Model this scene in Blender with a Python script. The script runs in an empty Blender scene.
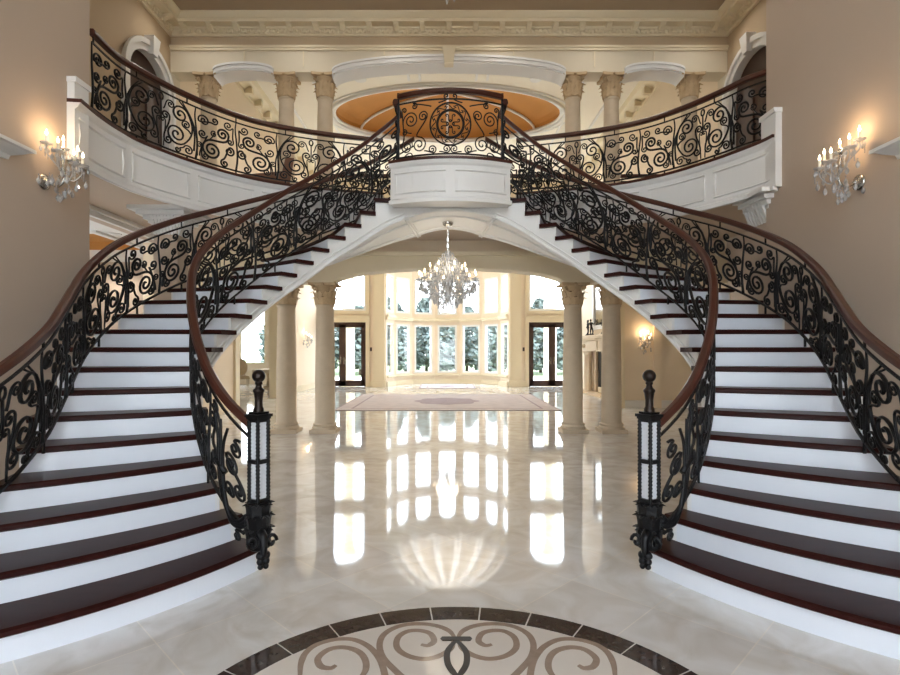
import bpy, math, random
from math import pi, sin, cos, sqrt, atan2, radians
random.seed(7)
scene = bpy.context.scene
COL = scene.collection

# ------------------------------------------------------------------ materials
def lin(c):
    c = c / 255.0
    return c / 12.92 if c <= 0.04045 else ((c + 0.055) / 1.055) ** 2.4
def rgb(r, g, b):
    return (lin(r), lin(g), lin(b), 1.0)
def mat(name, col, rough=0.5, metallic=0.0, vary=0.08, scale=8.0, bump=0.0, bscale=60.0, spec=0.5, stretch=None, detail=4.0):
    m = bpy.data.materials.new(name); m.use_nodes = True
    nt = m.node_tree; N = nt.nodes; L = nt.links
    bsdf = N['Principled BSDF']
    bsdf.inputs['Roughness'].default_value = rough
    bsdf.inputs['Metallic'].default_value = metallic
    bsdf.inputs['Specular IOR Level'].default_value = spec
    tc = N.new('ShaderNodeTexCoord'); mp = N.new('ShaderNodeMapping')
    L.new(tc.outputs['Object'], mp.inputs['Vector'])
    if stretch: mp.inputs['Scale'].default_value = stretch
    nz = N.new('ShaderNodeTexNoise'); nz.inputs['Scale'].default_value = scale; nz.inputs['Detail'].default_value = detail
    L.new(mp.outputs['Vector'], nz.inputs['Vector'])
    mx = N.new('ShaderNodeMix'); mx.data_type = 'RGBA'
    k0, k1 = 1 - vary, 1 + vary
    mx.inputs['A'].default_value = (col[0]*k0, col[1]*k0, col[2]*k0, 1)
    mx.inputs['B'].default_value = (min(1, col[0]*k1), min(1, col[1]*k1), min(1, col[2]*k1), 1)
    L.new(nz.outputs['Fac'], mx.inputs['Factor'])
    L.new(mx.outputs['Result'], bsdf.inputs['Base Color'])
    if bump > 0:
        n2 = N.new('ShaderNodeTexNoise'); n2.inputs['Scale'].default_value = bscale
        L.new(mp.outputs['Vector'], n2.inputs['Vector'])
        bp = N.new('ShaderNodeBump'); bp.inputs['Strength'].default_value = bump; bp.inputs['Distance'].default_value = 0.01
        L.new(n2.outputs['Fac'], bp.inputs['Height']); L.new(bp.outputs['Normal'], bsdf.inputs['Normal'])
    return m
def emit(name, col, strength):
    m = bpy.data.materials.new(name); m.use_nodes = True
    nt = m.node_tree; nt.nodes.clear()
    e = nt.nodes.new('ShaderNodeEmission'); e.inputs['Color'].default_value = col; e.inputs['Strength'].default_value = strength
    o = nt.nodes.new('ShaderNodeOutputMaterial'); nt.links.new(e.outputs[0], o.inputs[0])
    return m
def pane_glass(name):
    m = bpy.data.materials.new(name); m.use_nodes = True
    nt = m.node_tree; nt.nodes.clear(); N = nt.nodes; L = nt.links
    t = N.new('ShaderNodeBsdfTransparent'); t.inputs[0].default_value = (0.93, 0.95, 0.96, 1)
    g = N.new('ShaderNodeBsdfGlossy'); g.inputs['Roughness'].default_value = 0.02
    lw = N.new('ShaderNodeLayerWeight'); lw.inputs['Blend'].default_value = 0.5
    f = N.new('ShaderNodeMath'); f.operation = 'POWER'; f.inputs[1].default_value = 5.0; L.new(lw.outputs['Facing'], f.inputs[0])
    f2 = N.new('ShaderNodeMath'); f2.operation = 'MULTIPLY_ADD'; f2.inputs[1].default_value = 0.5; f2.inputs[2].default_value = 0.03; L.new(f.outputs[0], f2.inputs[0])
    mx = N.new('ShaderNodeMixShader'); o = N.new('ShaderNodeOutputMaterial')
    L.new(f2.outputs[0], mx.inputs[0]); L.new(t.outputs[0], mx.inputs[1]); L.new(g.outputs[0], mx.inputs[2]); L.new(mx.outputs[0], o.inputs[0])
    return m
def crystal(name):
    m = bpy.data.materials.new(name); m.use_nodes = True
    nt = m.node_tree; nt.nodes.clear(); N = nt.nodes; L = nt.links
    t = N.new('ShaderNodeBsdfTransparent'); t.inputs[0].default_value = (0.93, 0.93, 0.93, 1)
    g = N.new('ShaderNodeBsdfGlossy'); g.inputs['Roughness'].default_value = 0.05; g.inputs['Color'].default_value = (0.95, 0.95, 0.95, 1)
    f = N.new('ShaderNodeFresnel'); f.inputs['IOR'].default_value = 1.9
    mx = N.new('ShaderNodeMixShader'); m2 = N.new('ShaderNodeMixShader'); o = N.new('ShaderNodeOutputMaterial')
    tr = N.new('ShaderNodeBsdfTranslucent'); df = N.new('ShaderNodeBsdfDiffuse'); m3 = N.new('ShaderNodeMixShader')
    for q in (tr, df): q.inputs['Color'].default_value = (0.95, 0.95, 0.95, 1)
    L.new(tr.outputs[0], m3.inputs[1]); L.new(df.outputs[0], m3.inputs[2])
    L.new(f.outputs[0], mx.inputs[0]); L.new(t.outputs[0], mx.inputs[1]); L.new(g.outputs[0], mx.inputs[2])
    m2.inputs[0].default_value = 0.35; L.new(mx.outputs[0], m2.inputs[1]); L.new(m3.outputs[0], m2.inputs[2]); L.new(m2.outputs[0], o.inputs[0])
    return m

M = {}
M['wall'] = mat('tan_wall_paint', rgb(190, 171, 152), 0.75, vary=0.03, scale=2.0, bump=0.05, bscale=120)
M['upper_wall'] = mat('gold_tan_wall_paint', rgb(188, 166, 136), 0.75, vary=0.03, scale=2.0, bump=0.05, bscale=120)
M['cream_wall'] = mat('cream_wall_paint', rgb(230, 213, 188), 0.7, vary=0.03, scale=2.0, bump=0.04, bscale=120)
M['entab'] = mat('cream_entablature_paint', rgb(214, 202, 178), 0.6, vary=0.02, scale=3.0)
M['cream_trim'] = mat('cream_trim_paint', rgb(226, 212, 182), 0.5, vary=0.02, scale=3.0)
M['white'] = mat('white_trim_paint', rgb(228, 226, 222), 0.45, vary=0.015, scale=3.0)
M['riser'] = mat('white_riser_paint', rgb(220, 223, 229), 0.35, vary=0.02, scale=9.0)
M['ceil'] = mat('taupe_ceiling_paint', rgb(170, 152, 128), 0.8, vary=0.02, scale=2.0)
M['dome'] = mat('grey_tan_dome_paint', rgb(172, 160, 142), 0.8, vary=0.03, scale=2.0)
M['cream_ceil'] = mat('cream_ceiling_paint', rgb(238, 231, 216), 0.8, vary=0.02, scale=2.0)
M['orange'] = mat('ochre_dome_paint', rgb(196, 138, 72), 0.8, vary=0.06, scale=2.0)
M['stone'] = mat('cream_limestone', rgb(202, 184, 158), 0.7, vary=0.10, scale=9.0, bump=0.12, bscale=50)
M['stone2'] = mat('weathered_limestone', rgb(196, 170, 134), 0.75, vary=0.16, scale=18.0, bump=0.2, bscale=50)
M['wood'] = mat('mahogany_tread', rgb(48, 22, 19), 0.34, vary=0.35, scale=3.0, stretch=(1, 6, 6), detail=8, spec=0.07)
M['rail_wood'] = mat('mahogany_handrail', rgb(66, 30, 20), 0.32, vary=0.3, scale=6.0, detail=8)
M['dark_wood'] = mat('dark_brown_wood', rgb(64, 42, 32), 0.4, vary=0.25, scale=5.0, stretch=(6, 6, 1), detail=6)
M['iron'] = mat('black_wrought_iron', rgb(26, 25, 26), 0.42, metallic=0.6, vary=0.3, scale=40.0, bump=0.3, bscale=90)
M['bronze'] = mat('dark_bronze', rgb(46, 38, 34), 0.35, metallic=0.8, vary=0.3, scale=30.0)
M['milk'] = mat('seeded_white_glass', rgb(214, 216, 220), 0.2, vary=0.12, scale=30.0)
M['chrome'] = mat('polished_nickel', rgb(190, 188, 182), 0.15, metallic=1.0, vary=0.05)
M['candle'] = mat('ivory_candle_sleeve', rgb(244, 236, 214), 0.5, vary=0.02)
M['glass'] = pane_glass('window_glass')
M['crystal'] = crystal('cut_crystal')
M['bulb'] = emit('warm_candle_bulb', (1.0, 0.80, 0.52, 1), 9.0)
M['lamp'] = emit('downlight_lens', (1.0, 0.9, 0.74, 1), 9.0)
M['inlay'] = mat('dark_emperador_marble', rgb(66, 54, 48), 0.08, vary=0.45, scale=26.0, detail=10)
M['ornament'] = mat('near_black_marble', rgb(36, 28, 24), 0.3, vary=0.3, scale=30.0, spec=0.2)
M['field'] = mat('cream_marble_field', rgb(214, 205, 194), 0.08, vary=0.05, scale=7.0, detail=8)
M['taupe'] = mat('taupe_marble_scroll', rgb(150, 130, 114), 0.08, vary=0.22, scale=24.0, detail=10)
M['rug'] = mat('faded_rug', rgb(188, 176, 172), 0.95, vary=0.25, scale=3.5, detail=10)
M['rug_border'] = mat('rug_border', rgb(150, 134, 136), 0.95, vary=0.3, scale=6, detail=8)
M['leather'] = mat('brown_leather', rgb(112, 72, 46), 0.45, vary=0.2, scale=12.0, bump=0.2)
M['statue'] = mat('dark_bronze_statue', rgb(40, 36, 34), 0.4, metallic=0.7, vary=0.3, scale=20.0)
M['foliage'] = mat('grey_green_foliage', rgb(98, 108, 102), 0.8, vary=0.35, scale=1.5)
M['bark'] = mat('tree_bark', rgb(90, 76, 62), 0.9, vary=0.3, scale=10.0)
M['lawn'] = mat('pale_lawn', rgb(120, 134, 92), 0.95, vary=0.2, scale=2.0)
M['terrace'] = mat('pale_terrace_stone', rgb(200, 196, 186), 0.8, vary=0.08, scale=2.0)
M['upholstery'] = mat('floral_upholstery', rgb(196, 172, 140), 0.85, vary=0.3, scale=30.0)
M['linen'] = mat('beige_linen', rgb(206, 186, 156), 0.9, vary=0.08, scale=20.0)

def floor_material():
    m = bpy.data.materials.new('polished_cream_marble_tile'); m.use_nodes = True
    nt = m.node_tree; N = nt.nodes; L = nt.links; b = N['Principled BSDF']
    tc = N.new('ShaderNodeTexCoord'); mp = N.new('ShaderNodeMapping')
    mp.inputs['Rotation'].default_value = (0, 0, radians(45)); mp.inputs['Location'].default_value = (0.355-0.56, -0.355, 0)
    L.new(tc.outputs['Object'], mp.inputs['Vector'])
    br = N.new('ShaderNodeTexBrick'); br.offset = 0.0; br.squash = 1.0
    br.inputs['Scale'].default_value = 1.0; br.inputs['Mortar Size'].default_value = 0.0035; br.inputs['Mortar Smooth'].default_value = 0.0
    br.inputs['Brick Width'].default_value = 0.56; br.inputs['Row Height'].default_value = 0.56; br.inputs['Bias'].default_value = 0.0
    br.inputs['Color1'].default_value = rgb(222, 218, 213); br.inputs['Color2'].default_value = rgb(232, 230, 226); br.inputs['Mortar'].default_value = rgb(238, 232, 222)
    L.new(mp.outputs['Vector'], br.inputs['Vector'])
    nz = N.new('ShaderNodeTexNoise'); nz.inputs['Scale'].default_value = 2.6; nz.inputs['Detail'].default_value = 9; nz.inputs['Distortion'].default_value = 1.4
    L.new(mp.outputs['Vector'], nz.inputs['Vector'])
    cr = N.new('ShaderNodeValToRGB'); cr.color_ramp.elements[0].position = 0.32; cr.color_ramp.elements[0].color = (0.74, 0.69, 0.62, 1)
    cr.color_ramp.elements[1].position = 0.62; cr.color_ramp.elements[1].color = (1, 1, 1, 1)
    L.new(nz.outputs['Fac'], cr.inputs['Fac'])
    mx = N.new('ShaderNodeMix'); mx.data_type = 'RGBA'; mx.blend_type = 'MULTIPLY'; mx.inputs['Factor'].default_value = 0.7
    L.new(br.outputs['Color'], mx.inputs['A']); L.new(cr.outputs['Color'], mx.inputs['B'])
    L.new(mx.outputs['Result'], b.inputs['Base Color'])
    b.inputs['Roughness'].default_value = 0.045; b.inputs['IOR'].default_value = 1.75
    return m
M['floor'] = floor_material()

# ------------------------------------------------------------------ mesh tools
class MB:
    def __init__(self): self.v = []; self.f = []; self.s = []
    def add(self, vs, fs, smooth=False):
        o = len(self.v); self.v += [tuple(p) for p in vs]
        for f in fs: self.f.append(tuple(i + o for i in f)); self.s.append(smooth)
    def box(self, x0, x1, y0, y1, z0, z1):
        self.hexa([(x0,y0,z0),(x1,y0,z0),(x1,y1,z0),(x0,y1,z0)], [(x0,y0,z1),(x1,y0,z1),(x1,y1,z1),(x0,y1,z1)])
    def hexa(self, a, b):
        self.add(list(a) + list(b), [(3,2,1,0),(4,5,6,7),(0,1,5,4),(1,2,6,5),(2,3,7,6),(3,0,4,7)])
    def prism(self, poly, z0, z1):
        n = len(poly)
        vs = [(p[0], p[1], z0) for p in poly] + [(p[0], p[1], z1) for p in poly]
        self.add(vs, [tuple(range(n-1, -1, -1)), tuple(range(n, 2*n))] + [(i, (i+1) % n, n + (i+1) % n, n + i) for i in range(n)])
    def lathe(self, prof, seg=20, c=(0,0,0), smooth=True):
        vs = []; fs = []
        n = len(prof)
        for j in range(seg):
            a = 2*pi*j/seg
            for r, z in prof: vs.append((c[0] + r*cos(a), c[1] + r*sin(a), c[2] + z))
        for j in range(seg):
            k = (j+1) % seg
            for i in range(n-1): fs.append((j*n+i, k*n+i, k*n+i+1, j*n+i+1))
        self.add(vs, fs, smooth)
        self.add([(c[0]+prof[0][0]*cos(2*pi*j/seg), c[1]+prof[0][0]*sin(2*pi*j/seg), c[2]+prof[0][1]) for j in range(seg)], [tuple(range(seg-1,-1,-1))])
        self.add([(c[0]+prof[-1][0]*cos(2*pi*j/seg), c[1]+prof[-1][0]*sin(2*pi*j/seg), c[2]+prof[-1][1]) for j in range(seg)], [tuple(range(seg))])
    def tube(self, pts, r, sides=5, closed=False, flat=1.0):
        n = len(pts)
        if n < 2: return
        rr = r if isinstance(r, (list, tuple)) else [r]*n
        up = None; vs = []
        for i in range(n):
            if closed: a, b = pts[i-1], pts[(i+1) % n]
            else: a, b = pts[max(0, i-1)], pts[min(n-1, i+1)]
            t = nrm((b[0]-a[0], b[1]-a[1], b[2]-a[2]))
            if up is None:
                ref = (0,0,1) if abs(t[2]) < 0.9 else (1,0,0)
                up = nrm(cross(cross(t, ref), t))
            else:
                d = dot(up, t); up = nrm((up[0]-d*t[0], up[1]-d*t[1], up[2]-d*t[2]))
            sd = cross(t, up)
            for k in range(sides):
                q = 2*pi*(k+0.5)/sides; cu, cs = rr[i]*cos(q), rr[i]*sin(q)*flat
                vs.append(tuple(pts[i][m] + up[m]*cu + sd[m]*cs for m in range(3)))
        fs = []
        for i in range(n if closed else n-1):
            j = (i+1) % n
            for k in range(sides):
                l = (k+1) % sides
                fs.append((i*sides+k, i*sides+l, j*sides+l, j*sides+k))
        if not closed:
            fs.append(tuple(range(sides-1, -1, -1))); fs.append(tuple((n-1)*sides + k for k in range(sides)))
        self.add(vs, fs, sides > 4)
    def sweep(self, prof, path, smooth=False, flip=False):
        """closed (n,z) profile along a plan path, mitred"""
        n = len(path); m = len(prof); vs = []
        for i in range(n):
            p = path[i]
            def dirn(a, b):
                dx, dy = b[0]-a[0], b[1]-a[1]; l = sqrt(dx*dx+dy*dy) or 1e-9; return dx/l, dy/l
            if i == 0: t0 = t1 = dirn(path[0], path[1])
            elif i == n-1: t0 = t1 = dirn(path[-2], path[-1])
            else: t0 = dirn(path[i-1], p); t1 = dirn(p, path[i+1])
            n0 = (-t0[1], t0[0]); n1 = (-t1[1], t1[0])
            nx, ny = n0[0]+n1[0], n0[1]+n1[1]; l = sqrt(nx*nx+ny*ny) or 1e-9; nx /= l; ny /= l
            k = 1.0/max(0.3, nx*n0[0]+ny*n0[1])
            for a, z in prof: vs.append((p[0]+nx*a*k, p[1]+ny*a*k, p[2]+z))
        fs = []
        for i in range(n-1):
            for k in range(m):
                l = (k+1) % m
                fs.append((i*m+k, i*m+l, (i+1)*m+l, (i+1)*m+k))
        fs.append(tuple(range(m-1, -1, -1))); fs.append(tuple((n-1)*m+k for k in range(m)))
        self.add(vs, fs, smooth)
    def grid(self, rows, smooth=True):
        n = len(rows); m = len(rows[0])
        self.add([p for r in rows for p in r], [(i*m+j, i*m+j+1, (i+1)*m+j+1, (i+1)*m+j) for i in range(n-1) for j in range(m-1)], smooth)
    def slab(self, top, bot):
        """closed solid between two equal grids of points"""
        n = len(top); m = len(top[0]); o = n*m
        vs = [p for r in top for p in r] + [p for r in bot for p in r]; fs = []
        for i in range(n-1):
            for j in range(m-1):
                a, b, c, d = i*m+j, i*m+j+1, (i+1)*m+j+1, (i+1)*m+j
                fs.append((a,b,c,d)); fs.append((o+d,o+c,o+b,o+a))
        rim = [j for j in range(m)] + [i*m+m-1 for i in range(1, n)] + [(n-1)*m+j for j in range(m-2, -1, -1)] + [i*m for i in range(n-2, 0, -1)]
        for q in range(len(rim)):
            a, b = rim[q], rim[(q+1) % len(rim)]
            fs.append((a, b, o+b, o+a)[::-1])
        self.add(vs, fs)
    def ball(self, c, r, seg=12, rings=8, sz=1.0):
        prof = [(max(1e-4, r*sin(pi*i/rings)), -r*cos(pi*i/rings)*sz) for i in range(rings+1)]
        self.lathe(prof, seg, c)
    def mapped(self, fn):
        self.v = [tuple(fn(p)) for p in self.v]; return self
    def mesh(self, name, m):
        me = bpy.data.meshes.new(name); me.from_pydata(self.v, [], self.f)
        me.polygons.foreach_set('use_smooth', self.s)
        me.materials.append(m); me.update()
        import bmesh
        b = bmesh.new(); b.from_mesh(me); bmesh.ops.recalc_face_normals(b, faces=b.faces); b.to_mesh(me); b.free()
        return me
    def build(self, name, m, parent=None, **props):
        o = bpy.data.objects.new(name, self.mesh(name, m)); COL.objects.link(o)
        if parent: o.parent = parent
        for k, v in props.items(): o[k] = v
        return o
def cross(a, b): return (a[1]*b[2]-a[2]*b[1], a[2]*b[0]-a[0]*b[2], a[0]*b[1]-a[1]*b[0])
def dot(a, b): return a[0]*b[0]+a[1]*b[1]+a[2]*b[2]
def nrm(a):
    l = sqrt(dot(a, a)) or 1e-9; return (a[0]/l, a[1]/l, a[2]/l)
def thing(name, loc, label, cat, group=None, rz=0.0, kind=None):
    o = bpy.data.objects.new(name, None); COL.objects.link(o); o.location = loc; o.rotation_euler = (0, 0, rz)
    o.empty_display_size = 0.2
    o['label'] = label; o['category'] = cat
    if group: o['group'] = group
    if kind: o['kind'] = kind
    return o
def tag(o, label, cat, group=None, kind=None):
    o['label'] = label; o['category'] = cat
    if group: o['group'] = group
    if kind: o['kind'] = kind
    return o
def kids(o): return [c for c in COL.objects if c.parent == o]
def dup(root, loc, label, rz=0.0, group=None):
    r = root.copy(); COL.objects.link(r); r.location = loc; r.rotation_euler = (0, 0, rz); r['label'] = label
    if group: r['group'] = group
    def rec(src, dst):
        for ch in kids(src):
            c = ch.copy(); COL.objects.link(c); c.parent = dst; rec(ch, c)
    rec(root, r)
    return r
def structure(o): o['kind'] = 'structure'; return o
def lerp(a, b, t): return a + (b-a)*t
def interp(tab, k):
    """smooth interpolation of tab[0] at k=1, tab[1] at k=2, ..."""
    x = k - 1; n = len(tab)
    i = max(0, min(n-2, int(math.floor(x)))); t = x - i
    p1, p2 = tab[i], tab[i+1]
    p0 = tab[i-1] if i > 0 else 2*p1-p2
    p3 = tab[i+2] if i+2 < n else 2*p2-p1
    return 0.5*((2*p1)+(-p0+p2)*t+(2*p0-5*p1+4*p2-p3)*t*t+(-p0+3*p1-3*p2+p3)*t**3)
def spline(pts, per=10):
    out = []; n = len(pts)
    for i in range(n-1):
        p1, p2 = pts[i], pts[i+1]
        p0 = pts[i-1] if i else tuple(2*a-b for a, b in zip(p1, p2))
        p3 = pts[i+2] if i+2 < n else tuple(2*b-a for a, b in zip(p1, p2))
        for q in range(per):
            t = q/per
            out.append(tuple(0.5*((2*b)+(-a+c)*t+(2*a-5*b+4*c-d)*t*t+(-a+3*b-3*c+d)*t**3) for a, b, c, d in zip(p0, p1, p2, p3)))
    out.append(tuple(pts[-1])); return out

def holed(u0, u1, z0, z1, w0, w1, holes, axis='x', fn=None):
    """wall plate in (u,z), thickness w0..w1, with holes (a,b,zb,zt,rise); rise>0 makes a segmental head rising above zt"""
    mb = MB(); br = {u0, u1}
    for a, b, zb, zt, rise in holes:
        br.add(max(u0, a)); br.add(min(u1, b))
        if rise > 0:
            for i in range(1, 20): 
                x = lerp(a, b, 0.5-0.5*cos(pi*i/20))
                if u0 < x < u1: br.add(x)
    br = sorted(br)
    def head(h, x):
        a, b, zb, zt, rise = h
        if rise <= 0: return zt
        c = (a+b)/2; s = max(0.0, 1-((x-c)/((b-a)/2))**2); return zt + rise*sqrt(s)
    for i in range(len(br)-1):
        a, b = br[i], br[i+1]; mid = (a+b)/2
        hs = sorted([h for h in holes if h[0] < mid < h[1]], key=lambda h: h[2])
        la = lb = z0
        segs = []
        for h in hs:
            if h[2] > min(la, lb): segs.append((la, lb, h[2], h[2]))
            la, lb = head(h, a), head(h, b)
        if min(la, lb) < z1 - 1e-6: segs.append((la, lb, z1, z1))
        for pa, pb, qa, qb in segs:
            mb.hexa([(a,w0,pa),(b,w0,pb),(b,w1,pb),(a,w1,pa)], [(a,w0,qa),(b,w0,qb),(b,w1,qb),(a,w1,qa)])
    if axis == 'y': mb.mapped(lambda p: (p[1], p[0], p[2]))
    if fn: mb.mapped(fn)
    return mb
def arch_pts(a, b, zt, rise, n=24):
    return [(lerp(a, b, 0.5-0.5*cos(pi*i/n)), zt + rise*sin(pi*i/n)) for i in range(n+1)]
EXPOSURE = 0.92
SKY = 7.0
LAMP = 0.4
GREAT = 190
# ------------------------------------------------------------------ camera, world
cam = bpy.data.cameras.new('camera'); camo = bpy.data.objects.new('camera', cam); COL.objects.link(camo)
camo.location = (-0.055, 0, 1.55); camo.rotation_euler = (pi/2, 0, 0)
cam.sensor_width = 36; cam.lens = 545/900*36; cam.shift_x = 4/900; cam.shift_y = 12.5/900; cam.clip_end = 400
scene.camera = camo
scene.view_settings.view_transform = 'Standard'; scene.view_settings.look = 'None'
scene.view_settings.exposure = EXPOSURE; scene.view_settings.gamma = 1.0
w = bpy.data.worlds.new('daylight'); scene.world = w; w.use_nodes = True
wn = w.node_tree; bg = wn.nodes['Background']
tcw = wn.nodes.new('ShaderNodeTexCoord'); sp = wn.nodes.new('ShaderNodeSeparateXYZ'); rp = wn.nodes.new('ShaderNodeValToRGB')
wn.links.new(tcw.outputs['Generated'], sp.inputs[0]); wn.links.new(sp.outputs['Z'], rp.inputs['Fac'])
rp.color_ramp.elements[0].color = (0.94, 0.97, 1.0, 1); rp.color_ramp.elements[1].color = (0.66, 0.80, 1.0, 1)
wn.links.new(rp.outputs['Color'], bg.inputs['Color']); bg.inputs['Strength'].default_value = SKY
scene.cycles.sample_clamp_indirect = 4.0
scene.cycles.caustics_reflective = False; scene.cycles.caustics_refractive = False

HX = 3.6            # hall side walls
RX = 5.17           # wall behind the balcony
GX = 5.5            # great room side walls
YC = 10.3           # colonnade
YF = 23.0           # far window wall
FL2 = 3.87          # upper floor

# ------------------------------------------------------------------ floors
bay = [(2.6*sin(radians(a)), YF + 2.6*cos(radians(a))) for a in [90 - 25.714*i for i in range(8)]]
mb = MB(); mb.prism([(-12.5, -3.2), (12.5, -3.2), (12.5, YF+0.15)] + [(p[0], p[1]+0.1) for p in bay] + [(-12.5, YF+0.15)], -0.2, 0.0)
floor = structure(mb.build('floor', M['floor']))
mb = MB(); mb.box(-40, 40, YF+0.16, 36, -0.45, -0.22); structure(mb.build('terrace', M['terrace']))
mb = MB(); mb.box(-90, 90, 36, 110, -0.6, -0.35); structure(mb.build('lawn', M['lawn']))
mb = MB(); mb.box(-40, 40, -14, -3.4, -0.45, -0.22); structure(mb.build('terrace_front', M['terrace']))

# ------------------------------------------------------------------ hall side walls and the front wall with its windows
mb = MB(); mb.box(-RX-0.2, -HX, -3.0, 5.42, 0, 7.8); structure(mb.build('wall_left', M['wall']))
mb = MB(); mb.box(HX, RX+0.2, -3.0, 6.22, 0, 7.8); structure(mb.build('wall_right', M['wall']))
fh = [(-1.3, 1.3, 0.0, 2.5, 0.35), (-3.0, -2.1, 0.3, 2.5, 0.25), (2.1, 3.0, 0.3, 2.5, 0.25), (-1.4, 1.4, 4.0, 6.3, 0.6), (-3.1, -2.1, 4.0, 6.3, 0.3), (2.1, 3.1, 4.0, 6.3, 0.3)]
structure(holed(-RX-0.2, RX+0.2, 0, 7.8, -3.3, -3.0, fh).build('wall_front', M['wall']))
def window(name, fn, a, b, zb, zt, rise, fm, label=None, bars=1, rows=2, fw=0.07):
    """fn maps (u, w, z) to the world; frame + pane + muntin"""
    if rise > 0: prof = [(a, zb), (b, zb)] + [(x, z) for x, z in reversed(arch_pts(a, b, zt, rise, 18))]
    else: prof = [(a, zb), (b, zb), (b, zt), (a, zt)]
    cx, cz = (a+b)/2, (zb+zt+rise)/2
    inn = [(cx + (x-cx)*(1-2*fw/(b-a)), cz + (z-cz)*(1-2*fw/(zt+rise-zb))) for x, z in prof]
    n = len(prof); mb = MB()
    for i in range(n):
        j = (i+1) % n
        q = [prof[i], prof[j], inn[j], inn[i]]
        mb.hexa([(x, -0.05, z) for x, z in q], [(x, 0.05, z) for x, z in q])
    f = mb.mapped(fn).build(name, fm); f['kind'] = 'structure'
    g = MB(); vs = [fn((x, -0.004, z)) for x, z in inn] + [fn((x, 0.004, z)) for x, z in inn]
    g.add(vs, [tuple(range(n-1, -1, -1)), tuple(range(n, 2*n))] + [(i, (i+1) % n, n+(i+1) % n, n+i) for i in range(n)])
    g.build('pane', M['glass'], f)
    if bars:
        m2 = MB()
        for i in range(1, bars+1):
            x = lerp(a+fw, b-fw, i/(bars+1)); m2.hexa([(x-.012,-.02,zb+fw),(x+.012,-.02,zb+fw),(x+.012,.02,zb+fw),(x-.012,.02,zb+fw)], [(x-.012,-.02,zt+rise*.9-fw),(x+.012,-.02,zt+rise*.9-fw),(x+.012,.02,zt+rise*.9-fw),(x-.012,.02,zt+rise*.9-fw)])
        for i in range(1, rows):
            z = lerp(zb+fw, zt-fw, i/rows); m2.hexa([(a+fw,-.02,z-.012),(b-fw,-.02,z-.012),(b-fw,.02,z-.012),(a+fw,.02,z-.012)], [(a+fw,-.02,z+.012),(b-fw,-.02,z+.012),(b-fw,.02,z+.012),(a+fw,.02,z+.012)])
        m2.mapped(fn).build('muntin', fm, f)
    return f
WN = [0]
def wname(): WN[0] += 1; return 'window_%d' % WN[0]
for a, b, zb, zt, rise in fh:
    window(wname(), lambda p: (p[0], -3.15+p[1], p[2]), a, b, zb, zt, rise, M['white'], bars=2, rows=3)

# header mouldings over the side openings of the hall (their ends show at the picture edges)
TN = [0]
def trim(mbx, m=None):
    TN[0] += 1; return structure(mbx.build('trim_%d' % TN[0], m or M['white']))
def header(side):
    mb = MB(); x = side*HX
    prof = [(0,0),(0.02,0),(0.03,0.05),(0.09,0.09),(0.12,0.12),(0.15,0.125),(0.15,0.165),(0,0.165)]
    # build along Y with tapered returns at both ends
    for (a, b) in ((2.0, 4.37),):
        rows = []
        for n, z in prof: rows.append((n, z))
        vs = []; m = len(prof)
        for n, z in prof: vs.append((x - side*n, a - n, 3.085 + z*.7))
        for n, z in prof: vs.append((x - side*n, b + n, 3.085 + z*.7))
        fs = [(i, (i+1) % m, m+(i+1) % m, m+i) for i in range(m)] + [tuple(range(m-1, -1, -1)), tuple(range(m, 2*m))]
        mb.add(vs, fs)
    return trim(mb)
header(-1); header(1)

# ------------------------------------------------------------------ recess beside the balcony
dl = [(6.0, 9.9, 0.0, 3.49, 0.0)]
structure(holed(5.42, 10.15, 0, 3.87, -RX-0.2, -RX, dl, axis='y').build('wall_left_lower', M['wall']))
structure(holed(6.22, 10.15, 0, 3.87, RX, RX+0.2, [], axis='y').build('wall_right_lower', M['wall']))
ARC = (8.72, 9.96, 3.87, 6.12, 0.50)
ARCR = (8.62, 9.96, 3.87, 6.12, 0.52)
structure(holed(5.42, 10.15, 3.87, 7.8, -RX-0.2, -RX, [ARC], axis='y').build('wall_left_upper', M['upper_wall']))
structure(holed(6.22, 10.15, 3.87, 7.8, RX, RX+0.2, [ARCR], axis='y').build('wall_right_upper', M['upper_wall']))
def archivolt(side, A, nm):
    a, b, zb, zt, rise = A
    mb = MB(); inner = [(a, zb)] + arch_pts(a, b, zt, rise, 20) + [(b, zb)]
    cx = (a+b)/2
    def grow(p, d):
        x, z = p
        if z <= zt: return (x + (d if x > cx else -d), z)
        l = sqrt((x-cx)**2 + (z-zt)**2) or 1; return (x + (x-cx)/l*d, z + (z-zt)/l*d)
    inner = [grow(p, -.008) for p in inner]
    out = [grow(p, 0.15) for p in inner]
    for i in range(len(inner)-1):
        q = [inner[i], inner[i+1], out[i+1], out[i]]
        q = [(min(10.13, u), z) for u, z in q]
        x0, x1 = side*(RX-0.06), side*(RX+0.07)
        mb.hexa([(x0, u, z) for u, z in q], [(x1, u, z) for u, z in q])
        o2 = [grow(p, 0.04) for p in (out[i], out[i+1])]
        q = [grow(inner[i], .11), grow(inner[i+1], .11), o2[1], o2[0]]; q = [(min(10.13, u), z) for u, z in q]
        mb.hexa([(side*(RX-0.1), u, z) for u, z in q], [(side*(RX-0.05), u, z) for u, z in q])
    zk = zt + rise
    mb.hexa([(side*(RX-.14), cx-.07, zk-.03), (side*(RX-.14), cx+.07, zk-.03), (side*(RX+.05), cx+.07, zk-.03), (side*(RX+.05), cx-.07, zk-.03)],
            [(side*(RX-.17), cx-.11, zk+.27), (side*(RX-.17), cx+.11, zk+.27), (side*(RX+.05), cx+.11, zk+.27), (side*(RX+.05), cx-.11, zk+.27)])
    trim(mb)
archivolt(-1, ARC, 'l'); archivolt(1, ARCR, 'r')
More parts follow.
